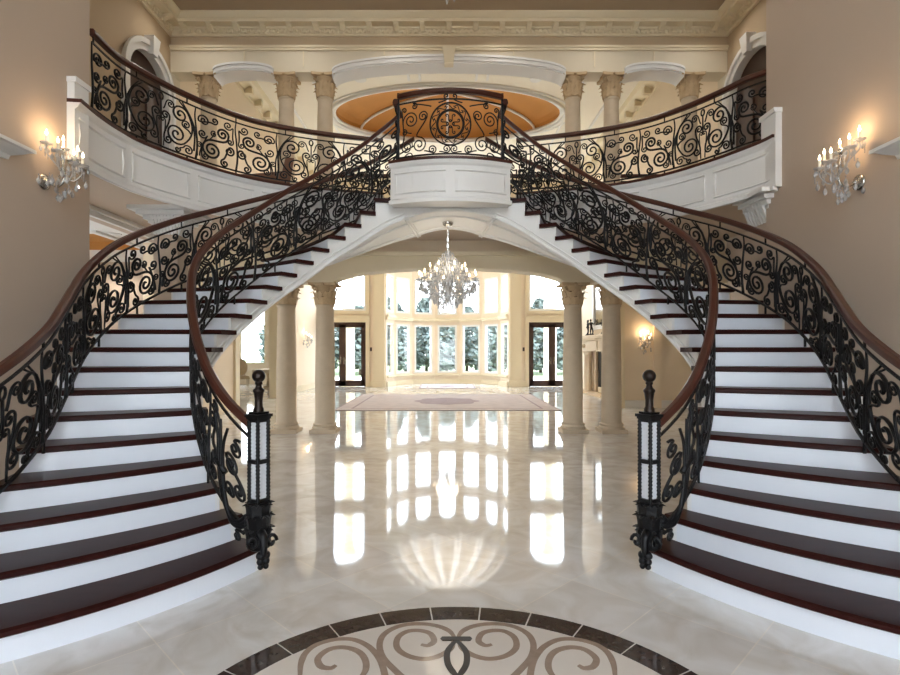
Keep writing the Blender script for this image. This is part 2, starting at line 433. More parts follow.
def dark_door(side, A, n):
    a, b, zb, zt, rise = A; x = side*(RX+0.08); mb = MB()
    mb.box(min(x, x+side*.06), max(x, x+side*.06), a-.1, b+.1, FL2, zt+rise+.1)
    d = structure(mb.build('door_%d' % n, M['dark_wood']))
    p = MB()
    for i in range(2):
        y0 = lerp(a, b, i/2)+.08; y1 = lerp(a, b, (i+1)/2)-.08
        for z0, z1 in ((4.0, 4.7), (4.82, 5.9)):
            p.box(min(x-side*.03, x), max(x-side*.03, x), y0, y1, z0, z1)
    p.build('raised_panel', M['dark_wood'], d)
    h = MB(); cy = (a+b)/2
    for s in (-1, 1): h.tube([(x-side*.06, cy+s*.06, 4.8), (x-side*.06, cy+s*.06, 5.1)], .015)
    h.build('pull_handle', M['chrome'], d)
dark_door(-1, ARC, 1); dark_door(1, ARCR, 2)
# room beyond the lower left opening
tr = (-8.6, -6.0, 9.2, 11.6)
mb = MB()
for q in ((-9.6, -RX-.2, 5.2, tr[2]), (-9.6, -RX-.2, tr[3], 12.4), (-9.6, tr[0], tr[2], tr[3]), (tr[1], -RX-.2, tr[2], tr[3])): mb.box(*q, 3.55, 3.68)
structure(mb.build('ceiling_side_room', M['white']))
mb = MB(); mb.box(tr[0]-.05, tr[1]+.05, tr[2]-.05, tr[3]+.05, 3.85, 3.9)
for q in ((tr[0]-.05, tr[0]-.002, tr[2]-.05, tr[3]+.05), (tr[1]+.002, tr[1]+.05, tr[2]-.05, tr[3]+.05), (tr[0], tr[1], tr[2]-.05, tr[2]-.002), (tr[0], tr[1], tr[3]+.002, tr[3]+.05)): mb.box(*q, 3.68, 3.85)
structure(mb.build('ceiling_tray', M['orange']))
mb = MB()
for q in ((tr[0]-.1, tr[1]+.1, tr[2]-.1, tr[2]), (tr[0]-.1, tr[1]+.1, tr[3], tr[3]+.1), (tr[0]-.1, tr[0], tr[2], tr[3]), (tr[1], tr[1]+.1, tr[2], tr[3])): mb.box(*q, 3.51, 3.56)
trim(mb)
sw = [(6.2, 9.2, .3, 2.9, 0)]
structure(holed(5.0, 12.6, 0, 3.9, -9.8, -9.6, sw, axis='y').build('wall_side_room_far', M['wall']))
window(wname(), lambda p: (-9.7+p[1], p[0], p[2]), 6.2, 9.2, .3, 2.9, 0, M['white'], bars=2, rows=2)
mb = MB(); mb.box(-9.6, -GX-.2, 12.4, 12.6, 0, 3.9); structure(mb.build('wall_side_room_back', M['wall']))
mb = MB(); mb.box(-9.8, -RX-.2, 5.0, 5.2, 0, 3.9); structure(mb.build('wall_side_room_front', M['wall']))
# head casing of that opening
mb = MB(); mb.box(-RX+.001, -RX+.06, 5.6, 10.1, 3.47, 3.54); mb.box(-RX+.001, -RX+.12, 5.5, 10.11, 3.54, 3.595); mb.box(-RX+.001, -RX+.05, 9.9, 10.05, 0, 3.47)
trim(mb)

# ------------------------------------------------------------------ ceiling of the hall, crown moulding
mb = MB(); mb.box(-RX-.2, RX+.2, -3.3, 10.5, 7.64, 7.8); structure(mb.build('ceiling', M['ceil']))
path = [(-RX, 5.42, 0), (-RX, 10.12, 0), (RX, 10.12, 0), (RX, 6.22, 0)]
prof = [(0,7.36),(-.05,7.36),(-.05,7.385),(-.06,7.39),(-.06,7.455),(-.10,7.47),(-.10,7.50),(-.26,7.50),(-.26,7.555),(-.29,7.56),(-.36,7.615),(-.36,7.64),(0,7.64)]
mb = MB(); mb.sweep(prof, path)
cornice = trim(mb, M['cream_trim'])
dn = MB()
x = -RX+.2
while x < RX-.18:
    dn.box(x, x+.045, 10.12-.10, 10.12-.055, 7.395, 7.45); x += .085
y = 6.3
while y < 10.0:
    for s in (-1, 1): dn.box(min(s*(RX-.10), s*(RX-.055)), max(s*(RX-.10), s*(RX-.055)), y, y+.045, 7.395, 7.45)
    y += .085
dn.build('dentil_row', M['cream_trim'], cornice)
n = 21
for i in range(n):
    x = lerp(-RX+.30, RX-.30, i/(n-1)); b = MB()
    b.hexa([(x-.045,10.12-.23,7.475),(x+.045,10.12-.23,7.475),(x+.045,10.12-.10,7.42),(x-.045,10.12-.10,7.42)], [(x-.05,10.12-.245,7.502),(x+.05,10.12-.245,7.502),(x+.05,10.12-.09,7.502),(x-.05,10.12-.09,7.502)])
    b.build('modillion', M['cream_trim'], cornice)
for s in (-1, 1):
    for i in range(8):
        y = 6.6 + i*.44; b = MB()
        b.hexa([(s*(RX-.23),y-.045,7.475),(s*(RX-.23),y+.045,7.475),(s*(RX-.10),y+.045,7.42),(s*(RX-.10),y-.045,7.42)], [(s*(RX-.245),y-.05,7.502),(s*(RX-.245),y+.05,7.502),(s*(RX-.09),y+.05,7.502),(s*(RX-.09),y-.05,7.502)])
        b.build('modillion', M['cream_trim'], cornice)

# ------------------------------------------------------------------ upper entablature with arches over the colonnade
CX = (2.34, 3.07, 4.54)
ups = [(-2.16, 2.16, FL2, 6.62, 0.28), (-4.36, -3.25, FL2, 6.64, 0.12), (3.25, 4.36, FL2, 6.64, 0.12)]
gap = [(-RX+.001, -4.36, FL2, 6.71, 0), (-3.25, -2.16, FL2, 6.71, 0), (2.16, 3.25, FL2, 6.71, 0), (4.36, RX-.001, FL2, 6.71, 0)]
structure(holed(-RX, RX, FL2, 7.8, 10.12, 10.48, ups+gap).build('wall_back_upper', M['entab']))
mb = MB()
for a, b, zb, zt, rise in ups:
    pts = arch_pts(a, b, zt, rise, 28)
    for i in range(len(pts)-1):
        for e0, e1, y0 in ((0.005, .09, 10.075), (.075, .115, 10.05)):
            q = []
            for (x, z), e in ((pts[i], e0), (pts[i+1], e0), (pts[i+1], e1), (pts[i], e1)): q.append((x, z+e))
            mb.hexa([(x, y0, z) for x, z in q], [(x, 10.13, z) for x, z in q])
        # white soffit lining
        q = [(pts[i][0], pts[i][1]+.005), (pts[i+1][0], pts[i+1][1]+.005), (pts[i+1][0], pts[i+1][1]-.025), (pts[i][0], pts[i][1]-.025)]
        mb.hexa([(x, 10.1, z) for x, z in q], [(x, 10.5, z) for x, z in q])
trim(mb)
mb = MB(); mb.hexa([(-.08,10.02,6.84),(.08,10.02,6.84),(.08,10.2,6.84),(-.08,10.2,6.84)], [(-.12,9.98,7.12),(.12,9.98,7.12),(.12,10.2,7.12),(-.12,10.2,7.12)])
trim(mb, M['cream_trim'])
mb = MB(); mb.box(-RX, RX, 10.07, 10.12, 7.15, 7.19)
mb.box(-RX, RX, 10.09, 10.12, 7.10, 7.15)
xs = [-5.1,-4.0,-3.62,-2.72,-2.62,-.2,.2,2.62,2.72,3.62,4.0,5.1]
for x in (-3.8, -2.7, 2.7, 3.8, -1.2, 1.2): mb.box(x-.012, x+.012, 10.105, 10.12, 6.8 if abs(x) > 2 else 7.02, 7.12)
trim(mb, M['cream_trim'])
mb = MB(); mb.box(-RX, RX, 10.115, 10.13, 7.19, 7.36); structure(mb.build('trim_80', M['upper_wall']))

# ------------------------------------------------------------------ lower colonnade beam
low = [(-2.14, 2.14, 0, 2.80, 0.27)] + [(s*1.0 if False else a, b, 0, 2.80, 0) for a, b in ((2.14, 5.5), (-5.5, -2.14)) for s in (1,)]
structure(holed(-5.5, 5.5, 0, 3.30, 10.12, 10.48, low).build('trim_70', M['cream_trim']))
mb = MB(); mb.box(-5.5, 5.5, 10.05, 10.5, 3.30, 3.37)
pts = arch_pts(-2.14, 2.14, 2.80, .27, 28)
for i in range(len(pts)-1):
    q = [(pts[i][0], pts[i][1]+.005), (pts[i+1][0], pts[i+1][1]+.005), (pts[i+1][0], pts[i+1][1]+.07), (pts[i][0], pts[i][1]+.07)]
    mb.hexa([(x, 10.09, z) for x, z in q], [(x, 10.13, z) for x, z in q])
trim(mb, M['cream_trim'])
structure(holed(-5.5, 5.5, 3.37, 3.62, 10.2, 10.48, []).build('wall_back_lower', M['cream_wall']))

# ------------------------------------------------------------------ great room
gl = [(14.1, 17.6, 0, 3.9, 0)]
structure(holed(10.48, YF, 0, 9.0, -GX-.2, -GX, gl, axis='y').build('wall_great_left', M['cream_wall']))
structure(holed(10.48, YF, 0, 9.0, GX, GX+.2, [(10.8, 14.55, 0, 3.9, 0)], axis='y').build('wall_great_right', M['cream_wall']))
mb = MB()
for y in (14.1, 17.6): mb.box(-GX-.22, -GX+.06, y-.14, y+.14, 0, 4.0)
mb.box(-GX-.2, -GX+.06, 13.9, 17.8, 3.9, 4.1)
mb.box(4.56, 4.72, 14.55, 14.85, 0, 5.2); mb.box(GX-.06, GX+.2, 10.6, 14.7, 3.9, 4.1)
trim(mb, M['cream_trim'])
# alcove to the right behind the columns
mb = MB(); mb.box(4.66, 9.6, 14.62, 14.8, 0, 5.2); structure(mb.build('wall_alcove', M['cream_wall']))
mb = MB(); mb.box(GX+.2, 9.6, 10.3, 10.5, 0, 4.0); structure(mb.build('wall_alcove_near', M['cream_wall']))
mb = MB(); mb.box(9.6, 9.8, 10.3, 14.8, 0, 4.0); structure(mb.build('wall_alcove_side', M['cream_wall']))
mb = MB(); mb.box(GX+.2, 9.8, 10.3, 14.8, 3.9, 4.0); structure(mb.build('ceiling_alcove', M['cream_ceil']))
mb = MB(); mb.box(4.72, 9.6, 14.57, 14.62, 0, .2); structure(mb.build('baseboard_right', M['white']))
mb = MB(); mb.box(GX-.04, GX, 14.8, YF, 0, .22); mb.box(-GX, -GX+.04, 17.75, YF, 0, .22); mb.box(-GX, -GX+.04, 10.5, 13.95, 0, .22); structure(mb.build('baseboard_left', M['cream_trim']))
# breakfast room seen through the left opening
lw = [(-9.4, -8.2, .9, 3.6, 0), (-7.9, -6.5, .9, 3.6, 0), (-11.4, -9.7, .9, 3.6, 0)]
structure(holed(-12.4, -GX, 0, 4.2, 24.6, 24.8, lw).build('wall_breakfast_back', M['cream_wall']))
for a, b, zb, zt, r in lw: window(wname(), lambda p: (p[0], 24.7+p[1], p[2]), a, b, zb, zt, r, M['cream_trim'], bars=1, rows=2)
mb = MB(); mb.box(-12.6, -12.4, 12.6, 24.8, 0, 4.2); structure(mb.build('wall_breakfast_left', M['cream_wall']))
mb = MB(); mb.box(-12.6, -GX-.2, 12.62, 12.8, 0, 4.2); structure(mb.build('wall_breakfast_near', M['cream_wall']))
mb = MB(); mb.box(-12.6, -GX-.2, 12.6, 24.8, 4.2, 4.3); structure(mb.build('ceiling_breakfast', M['cream_ceil']))
mb = MB(); mb.box(-12.6, -GX-.01, YF+.16, 24.8, -.2, 0.0); structure(mb.build('floor_breakfast', M['floor']))
mb = MB(); mb.box(-GX-.2, -GX, YF, 24.8, 0, 4.2); structure(mb.build('wall_breakfast_right', M['cream_wall']))

# far wall: french doors, transoms, tall arched windows, and the opening into the bay
DX = 4.44
fw = []
for s in (-1, 1):
    fw += [(s*DX-1.0, s*DX+1.0, 0, 2.72, 0), (s*DX-1.0, s*DX+1.0, 3.2, 4.85, 0), (s*DX-1.0, s*DX+1.0, 5.35, 6.9, .7)]
fw.append((-2.6, 2.6, 0, 6.7, 1.95))
structure(holed(-GX-.2, GX+.2, 0, 9.0, YF, YF+.25, fw).build('wall_back', M['cream_wall']))
fmap = lambda p: (p[0], YF+.12+p[1], p[2])
for a, b, zb, zt, r in fw[:6]:
    if zb > 0: window(wname(), fmap, a, b, zb, zt, r, M['white'], bars=0, fw=.09)
mb = MB()
for s in (-1, 1):
    c = s*DX
    for (x0, x1, z0, z1, y) in ((c-1.16, c-1.0, 0, 2.72, .05), (c+1.0, c+1.16, 0, 2.72, .05), (c-1.16, c+1.16, 2.72, 2.92, .05), (c-1.16, c+1.16, 2.92, 3.0, .09),
                                (c-1.16, c+1.16, 3.06, 3.2, .05), (c-1.16, c-1.0, 3.2, 4.85, .05), (c+1.0, c+1.16, 3.2, 4.85, .05), (c-1.16, c+1.16, 4.85, 5.0, .05), (c-1.16, c+1.16, 5.2, 5.35, .05)):
        mb.box(x0, x1, YF-y, YF, z0, z1)
trim(mb, M['cream_trim'])
mb = MB()
for s in (-1, 1):
    x0, x1 = sorted((s*2.63, s*3.1)); mb.box(x0, x1, YF-.16, YF, 0, 6.7); mb.box(x0-.05, x1+.05, YF-.2, YF, 0, .28); mb.box(x0-.04, x1+.04, YF-.19, YF, 1.05, 1.12); mb.box(x0-.06, x1+.06, YF-.22, YF, 6.5, 6.7)
trim(mb, M['cream_trim'])
DN = [2]
def french_door(c):
    DN[0] += 1; mb = MB()
    for x0, x1, z0, z1 in ((c-1.0, c-.93, 0, 2.72), (c+.93, c+1.0, 0, 2.72), (c-1.0, c+1.0, 2.64, 2.72)): mb.box(x0, x1, YF+.05, YF+.2, z0, z1)
    d = structure(mb.build('door_%d' % DN[0], M['dark_wood']))
    for s in (-1, 1):
        a, b = sorted((c, c+s*.93)); l = MB()
        for x0, x1, z0, z1 in ((a, a+.14, .01, 2.64), (b-.14, b, .01, 2.64), (a, b, .01, .26), (a, b, 2.5, 2.64)): l.box(x0, x1, YF+.09, YF+.15, z0, z1)
        lf = l.build('leaf', M['dark_wood'], d)
        g = MB(); g.box(a+.13, b-.13, YF+.115, YF+.125, .25, 2.51); g.build('pane', M['glass'], lf)
        h = MB(); hx = c+s*.07; h.box(hx-.015, hx+.015, YF+.07, YF+.09, .95, 1.25); h.tube([(hx, YF+.05, 1.1), (hx+s*.1, YF+.05, 1.1)], .012); h.build('handle', M['chrome'], lf)
french_door(-DX); french_door(DX)
mb = MB(); mb.box(-GX, -DX-1.16, YF-.04, YF, 0, .22); mb.box(DX+1.16, GX, YF-.04, YF, 0, .22); mb.box(-DX+1.16, -3.15, YF-.04, YF, 0, .22); mb.box(3.15, DX-1.16, YF-.04, YF, 0, .22)
structure(mb.build('baseboard_back', M['cream_trim']))
mb = MB()
for x in (-3.22, 3.22): mb.box(x-.04, x+.04, YF-.02, YF, 1.5, 1.66)
trim(mb, M['dark_wood'])
# the bay: seven facets, three tiers of windows, ribbed half dome
wi = .45
for i in range(7):
    p, q = bay[i], bay[i+1]; L = sqrt((q[0]-p[0])**2+(q[1]-p[1])**2); c = ((p[0]+q[0])/2, (p[1]+q[1])/2); t = ((q[0]-p[0])/L, (q[1]-p[1])/L); nn = (-t[1], t[0])
    if nn[1]*1 + nn[0]*c[0] < 0 and False: nn = (-nn[0], -nn[1])
    if nn[0]*c[0] + nn[1]*(c[1]-YF) < 0: nn = (-nn[0], -nn[1])
    fn = (lambda c, t, nn: (lambda P: (c[0]+t[0]*P[0]+nn[0]*P[1], c[1]+t[1]*P[0]+nn[1]*P[1], P[2])))(c, t, nn)
    hs = [(-wi, wi, .48, 2.72, 0), (-wi, wi, 3.2, 4.82, 0), (-wi, wi, 5.25, 6.0, .38)]
    structure(holed(-L/2, L/2, 0, 6.7, 0, .14, hs, fn=fn).build('wall_bay', M['cream_wall']))
    for a, b, zb, zt, r in hs:
        window(wname(), (lambda fn: (lambda P: fn((P[0], P[1]+.05, P[2]))))(fn), a, b, zb, zt, r, M['white'], bars=0, fw=.085)
mb = MB()
seg = [(p[0]*.975, YF+(p[1]-YF)*.975, 0) for p in bay]
mb.sweep([(0,2.86),(0,3.06),(-.07,3.06),(-.07,2.98),(-.03,2.94),(-.03,2.86)], seg[::-1]); mb.sweep([(0,.36),(0,.46),(-.06,.46),(-.06,.4),(-.02,.36)], seg[::-1]); mb.sweep([(.02,0),(.02,.2),(-.03,.2),(-.03,0)], seg[::-1]); mb.sweep([(0,6.5),(0,6.75),(-.16,6.75),(-.12,6.62),(-.04,6.5)], seg[::-1])
trim(mb, M['cream_trim'])
def dome_pt(a, e, r=2.6, h=2.0, z0=6.7): return (r*cos(e)*sin(a), YF+.02+r*cos(e)*cos(a), z0+h*sin(e))
rows_t = [[dome_pt(radians(-90+180*i/36), pi/2*j/12*.995) for j in range(13)] for i in range(37)]
rows_b = [[dome_pt(radians(-90+180*i/36), pi/2*j/12*.995, 2.75, 2.13) for j in range(13)] for i in range(37)]
mb = MB(); mb.slab(rows_t, rows_b); structure(mb.build('ceiling_bay', M['dome']))
mb = MB()
for i in range(8):
    a = radians(90-25.714*i)
    for da in (-.04, .04): mb.tube([dome_pt(a+da, pi/2*j/14*.97, 2.56, 1.95) for j in range(15)], .085, 6)
for i in range(7):
    a = radians(90-25.714*(i+.5))
    mb.tube([dome_pt(a+.16*cos(pi*q/10), .12+.2*sin(pi*q/10), 2.56, 1.95) for q in range(11)], .06, 5)
trim(mb, M['white'])
# great room ceiling with its oval recess
EC, EA, EB = 16.9, 3.5, 1.95
ell = [(EA*cos(2*pi*i/64), EC+EB*sin(2*pi*i/64)) for i in range(64)]
mb = MB(); rect = []
for i in range(64):
    a = 2*pi*i/64; c, s = cos(a), sin(a)
    k = min((GX+.2)/abs(c) if abs(c) > 1e-6 else 1e9, ((YF+.25-EC) if s > 0 else (EC-10.48))/abs(s) if abs(s) > 1e-6 else 1e9)
    rect.append((c*k, EC+s*k))
import bisect
cor = [(GX+.2, YF+.25), (-GX-.2, YF+.25), (-GX-.2, 10.48), (GX+.2, 10.48)]
def nearest(corner): return min(range(64), key=lambda i: (rect[i][0]-corner[0])**2+(rect[i][1]-corner[1])**2)
for c in cor: rect[nearest(c)] = c
for i in range(64):
    j = (i+1) % 64
    q = [ell[i], rect[i], rect[j], ell[j]]
    mb.hexa([(x, y, 8.8) for x, y in q], [(x, y, 9.0) for x, y in q])
structure(mb.build('ceiling_great_room', M['cream_ceil']))
mb = MB()
def ov(k, z): return [(x*k, EC+(y-EC)*k, z) for x, y in ell+[ell[0]]]
rt = [[(x*cos(e), EC+(y-EC)*cos(e), 8.85+.75*sin(e)) for x, y in ell+[ell[0]]] for e in [pi/2*j/10*.995 for j in range(11)]]
rb = [[(x*1.03*cos(e), EC+(y-EC)*1.03*cos(e), 8.85+.85*sin(e)) for x, y in ell+[ell[0]]] for e in [pi/2*j/10*.995 for j in range(11)]]
mb.slab(rt, rb); structure(mb.build('ceiling_dome', M['orange']))
mb = MB()
for k, z, r in ((1.03, 8.78, .06), (1.0, 8.82, .05), (1.09, 8.79, .03)): mb.tube(ov(k, z)[:-1], r, 6, closed=True)
for a in (35, 90, 145, 215, 270, 325):
    mb.tube([(EA*cos(radians(a))*cos(e), EC+EB*sin(radians(a))*cos(e), 8.82+.74*sin(e)) for e in [pi/2*j/10*.99 for j in range(11)]], .045, 5)
trim(mb, M['white'])
mb = MB()
for s in (-1, 1):
    for x in (.75, 1.05): mb.box(s*x-.03, s*x+.03, 10.7, 14.6, 8.75, 8.8)
    mb.box(min(s*3.6, s*3.66), max(s*3.6, s*3.66), 10.7, 22, 8.75, 8.8); mb.box(min(s*4.6, s*4.66), max(s*4.6, s*4.66), 10.7, 22, 8.75, 8.8)
for y in (11.6, 13.4): mb.box(-3.6, 3.6, y-.03, y+.03, 8.75, 8.8)
trim(mb, M['white'])
gp = [(-GX, 10.5, 0), (-GX, YF, 0), (GX, YF, 0), (GX, 10.5, 0)]
mb = MB(); mb.sweep([(0,8.45),(-.06,8.45),(-.06,8.53),(-.3,8.66),(-.34,8.8),(0,8.8)], gp)
gc = trim(mb, M['cream_trim'])
for s in (-1, 1):
    for i in range(16):
        y = 10.9+i*.75; b = MB(); x0, x1 = sorted((s*(GX-.25), s*(GX-.04))); b.box(x0, x1, y-.07, y+.07, 8.42, 8.6); b.build('modillion', M['cream_trim'], gc)
# near wall of the great room above the lower opening is the entablature; close the corners
mb = MB()
for s in (-1, 1):
    x0, x1 = sorted((s*RX, s*(GX+.2))); mb.box(x0, x1, 10.15, 10.48, 0, 9.0)
mb.box(-RX, RX, 10.3, 10.48, 7.8, 9.0)
structure(mb.build('wall_back_corner', M['cream_wall']))
# ------------------------------------------------------------------ columns
def leafmesh(mb, ang, r0, z0, h, wid, out):
    rows_a = []; rows_b = []
    for j in range(7):
        t = j/6
        rad = r0 + .012 + out*(t**3) ; z = z0 + h*(t if t < .85 else .85 + (t-.85)*(-.8))
        if t > .85: rad += out*.5*(t-.85)/.15
        w = wid*(.75+.5*sin(pi*t))*(1-.75*max(0, t-.7)/.3)
        ra = []; rbk = []
        for k in (-1, -.5, 0, .5, 1):
            d = (1-abs(k))*.012
            for lst, e in ((ra, d+.009), (rbk, d-.003)):
                rr = rad+e; lst.append((rr*cos(ang)-k*w*sin(ang), rr*sin(ang)+k*w*cos(ang), z))
        rows_a.append(ra); rows_b.append(rbk)
    mb.slab(rows_a, rows_b)
def make_column(r, H, cap_h, pw, name, label, group, m):
    t = thing(name, (0,0,0), label, 'column', group, kind='thing')
    b = MB(); b.box(-pw, pw, -pw, pw, 0, .07)
    b.lathe([(pw*.97,.07),(pw,.085),(pw*.97,.115),(r*1.14,.12),(r*1.12,.14),(r*1.2,.15),(r*1.2,.17),(r*1.03,.185)], 24); b.build('base', m, t)
    s = MB(); hs = H-cap_h; s.lathe([(r*1.03,.18),(r,.24),(r,.24+hs*.3),(r*.94,.24+hs*.65),(r*.87,hs-.06),(r*.87,hs-.05),(r*.95,hs-.035),(r*.95,hs-.01),(r*.87,hs)], 28); s.build('shaft', m, t)
    c = MB(); rt = r*.87
    c.lathe([(rt,hs-.005),(rt*.98,hs+cap_h*.5),(rt*1.1,hs+cap_h*.8),(rt*1.3,hs+cap_h*.88),(rt*1.3,hs+cap_h*.9)], 20)
    for k in range(8): leafmesh(c, 2*pi*k/8, rt, hs, cap_h*.42, r*.32, r*.28)
    for k in range(8): leafmesh(c, 2*pi*(k+.5)/8, rt, hs+cap_h*.05, cap_h*.68, r*.32, r*.34)
    aw = r*1.42
    poly = []
    for k in range(4):
        a0 = pi/2*k
        for q in range(7):
            u = -1+2*q/6; d = aw*(1-.14*(1-u*u)); x, y = d, u*aw*.93
            poly.append((x*cos(a0)-y*sin(a0), x*sin(a0)+y*cos(a0)))
    c.prism(poly, hs+cap_h*.88, H)
    for k in range(4):
        a = pi/4+pi/2*k; d = (cos(a), sin(a)); pts = []
        for q in range(16):
            th = q/15*2*pi*1.15; rr = r*.24*(1-.8*q/15)
            u = r*1.5 - r*.24 + rr*cos(th); z = hs+cap_h*.72 + rr*sin(th)
            pts.append((d[0]*u, d[1]*u, z))
        c.tube([(d[0]*rt, d[1]*rt, hs+cap_h*.45), (d[0]*(rt+.02), d[1]*(rt+.02), hs+cap_h*.62), (d[0]*r*1.25, d[1]*r*1.25, hs+cap_h*.86)], r*.09, 5)
        c.tube(pts, r*.09, 5)
        a2 = pi/2*k; c.ball((aw*.9*cos(a2), aw*.9*sin(a2), hs+cap_h*.93), r*.17, 8, 5)
    c.build('capital', M['stone2'], t)
    return t
low_names = {(-1,0): 'inner of the left pair', (-1,1): 'outer of the left pair', (1,0): 'inner of the right pair', (1,1): 'outer of the right pair'}
LC = make_column(.185, 2.80, .40, .24, 'lower_column', '', 'lower limestone columns', M['stone']); first = True
for s in (-1, 1):
    for i in (0, 1):
        lab = 'cream limestone column on the marble floor, %s' % low_names[(s, i)]
        if first: LC.location = (s*CX[i], YC, 0); LC['label'] = lab; first = False
        else: dup(LC, (s*CX[i], YC, 0), lab)
UC = make_column(.155, 6.71-FL2, .42, .2, 'upper_column', '', 'upper colonnade columns', M['stone']); first = True
un = ['next to the wide middle arch', 'second from the wide middle arch', 'single one nearest the side wall']
for s in (-1, 1):
    for i in range(3):
        lab = 'slim upper floor column, %s side, %s' % ('left' if s < 0 else 'right', un[i])
        if first: UC.location = (s*CX[i], YC, FL2); UC['label'] = lab; first = False
        else: dup(UC, (s*CX[i], YC, FL2), lab)

# ------------------------------------------------------------------ stairs (plan given in polar form about a centre on the left; the right one mirrors it)
RISE = 3.85/22
SC = (-0.805, 5.5)
T_IN = [-71,-63.2,-56,-49,-42,-35,-28,-21,-13.5,-5.5,3.5,14,24,33.5,42.5,52,60.5,69,77,84,91,98]
R_IN = [1.74,1.73,1.70,1.66,1.625,1.60,1.585,1.575,1.555,1.51,1.46,1.425,1.41,1.41,1.42,1.44,1.46,1.48,1.51,1.54,1.565,1.57]
T_OUT = [-58,-54,-49.5,-45,-38.5,-31.5,-25,-18,-11,-4,4,12,20.5,30,39,48.5,58,67,75.5,83,90,97]
R_OUT = [3.7,3.45,3.17,2.95,2.80,2.74,2.72,2.71,2.70,2.69,2.68,2.67,2.66,2.65,2.63,2.62,2.61,2.60,2.60,2.61,2.62,2.63]
def splan(k, t, s):
    ti, ro, to, ri = interp(T_IN, k), interp(R_OUT, k), interp(T_OUT, k), interp(R_IN, k)
    tt = max(0, t)**1.4 if k < 5 else max(0, t)**lerp(1.4, 1.0, min(1, (k-5)/4))
    th = radians(ti+(to-ti)*tt); r = ri+(ro-ri)*t
    return (-s*(SC[0]-r*cos(th)), SC[1]+r*sin(th))
def zsoff(k):
    d = interp([.45,.36,.32,.30,.29,.28,.28,.28,.28,.285,.29,.29,.30,.32,.35,.36,.37,.39,.42,.46,.52,.615], k)
    return max(0.0, k*RISE-d)
def staircase(s):
    side = 'left' if s < 0 else 'right'
    o = splan(1, 0, s)
    t = thing('curved_staircase', (0,0,0), 'curved staircase along the %s wall with mahogany treads and white risers' % side, 'staircase', 'twin curved staircases')
    NT = 16
    for k in range(1, 22):
        mb = MB(); top = []; bot = []; z = k*RISE; e = .055
        wd = interp(R_OUT, k)-interp(R_IN, k)
        ks = [k-.09] + [lerp(k-.04, k+1.03, q/3) for q in range(4)]
        if k == 1: ks = [k-.10] + [lerp(k-.04, k+1.03, q/3) for q in range(4)]
        for i, kk in enumerate(ks):
            rt = []; rb = []
            for j in range(NT+1):
                u = lerp(-e/wd, 1+e*.6/wd, j/NT); x, y = splan(max(kk, .9), u, s)
                rt.append((x, y, z-(.010 if i == 0 else 0))); rb.append((x, y, z-(.034 if i == 0 else .045)))
            top.append(rt); bot.append(rb)
        mb.slab(top, bot); mb.build('tread', M['wood'], t)
    for k in range(1, 23):
        mb = MB(); z0, z1 = (k-1)*RISE, k*RISE-.045
        if k == 22: z1 = 3.6
        top = []; bot = []
        for kk in (k, k+.07):
            top.append([(*splan(min(kk, 22.2), lerp(.015, .985, j/NT), s), z1) for j in range(NT+1)])
            bot.append([(*splan(min(kk, 22.2), lerp(.015, .985, j/NT), s), max(z0-.03, 0)) for j in range(NT+1)])
        mb.slab(top, bot); mb.build('riser', M['riser'], t)
    for nm, u0, u1 in (('inner_stringer', .0, .022), ('outer_stringer', .98, 1.0)):
        mb = MB()
        for k in range(1, 22):
            ns = 4
            for q in range(ns):
                a, b = k+q/ns, k+(q+1)/ns; zt = k*RISE-.045
                pa, pb, pc, pd = splan(a, u0, s), splan(b, u0, s), splan(b, u1, s), splan(a, u1, s)
                za, zb = zsoff(a), zsoff(b)
                mb.hexa([(*pa, za), (*pb, zb), (*pc, zb), (*pd, za)], [(*pa, zt), (*pb, zt), (*pc, zt), (*pd, zt)])
        mb.build(nm, M['white'], t)
    top = []; bot = []
    for q in range(0, 85):
        k = lerp(2.2, 22, q/84)
        top.append([(*splan(k, lerp(.0, 1.0, j/6), s), zsoff(k)+.03) for j in range(7)]); bot.append([(*splan(k, lerp(.0, 1.0, j/6), s), zsoff(k)) for j in range(7)])
    mb = MB(); mb.slab(top, bot); mb.build('soffit', M['white'], t)
    mb = MB()
    ks = [lerp(3, 22, q/90) for q in range(91)]
    for dz, r, u in ((.02, .022, -.005), (.085, .012, -.004)): mb.tube([(*splan(k, u, s), zsoff(k)+dz) for k in ks], r, 5)
    for u in (.2, .8): mb.tube([(*splan(k, u, s), zsoff(k)-.004) for k in ks], .022, 5)
    mb.build('stringer_moulding', M['white'], t)
    return t
for s in (-1, 1): staircase(s)

# ------------------------------------------------------------------ upper floor slab, balcony and bridge fascias
RAILW = [(-3.60,5.30),(-3.635,5.8),(-3.60,6.1),(-3.42,6.6),(-3.24,6.95),(-3.03,7.27),(-2.75,7.58),(-2.40,7.82),(-1.9,8.05),(-1.4,8.21),(-1.02,8.31)]
FASC = [(-3.53,5.10),(-3.575,5.5),(-3.57,5.8),(-3.53,6.12),(-3.36,6.55),(-3.18,6.88),(-2.98,7.19),(-2.70,7.49),(-2.36,7.73),(-1.88,7.95),(-1.38,8.11),(-1.0,8.21)]
def fasc_path(s):
    pts = [(p[0], p[1]) for p in spline(FASC, 6)]
    if s > 0: pts = [(-x, y) for x, y in pts if y > 5.93]; 
    return pts
def rail_path(s):
    pts = [(p[0], p[1]) for p in spline(RAILW, 6)]
    if s > 0: pts = [(-x+.0, y) for x, y in pts if y > 5.9]
    return pts
BR = [(lerp(-.75, .75, i/16), 6.84-.19*(1-((i-8)/8)**2)) for i in range(17)]
lp = rail_path(-1); rp_ = rail_path(1)
lin_ = [splan(22, u, -1) for u in (1.0, .5, 0)]; rin_ = [splan(22, u, 1) for u in (0, .5, 1.0)]
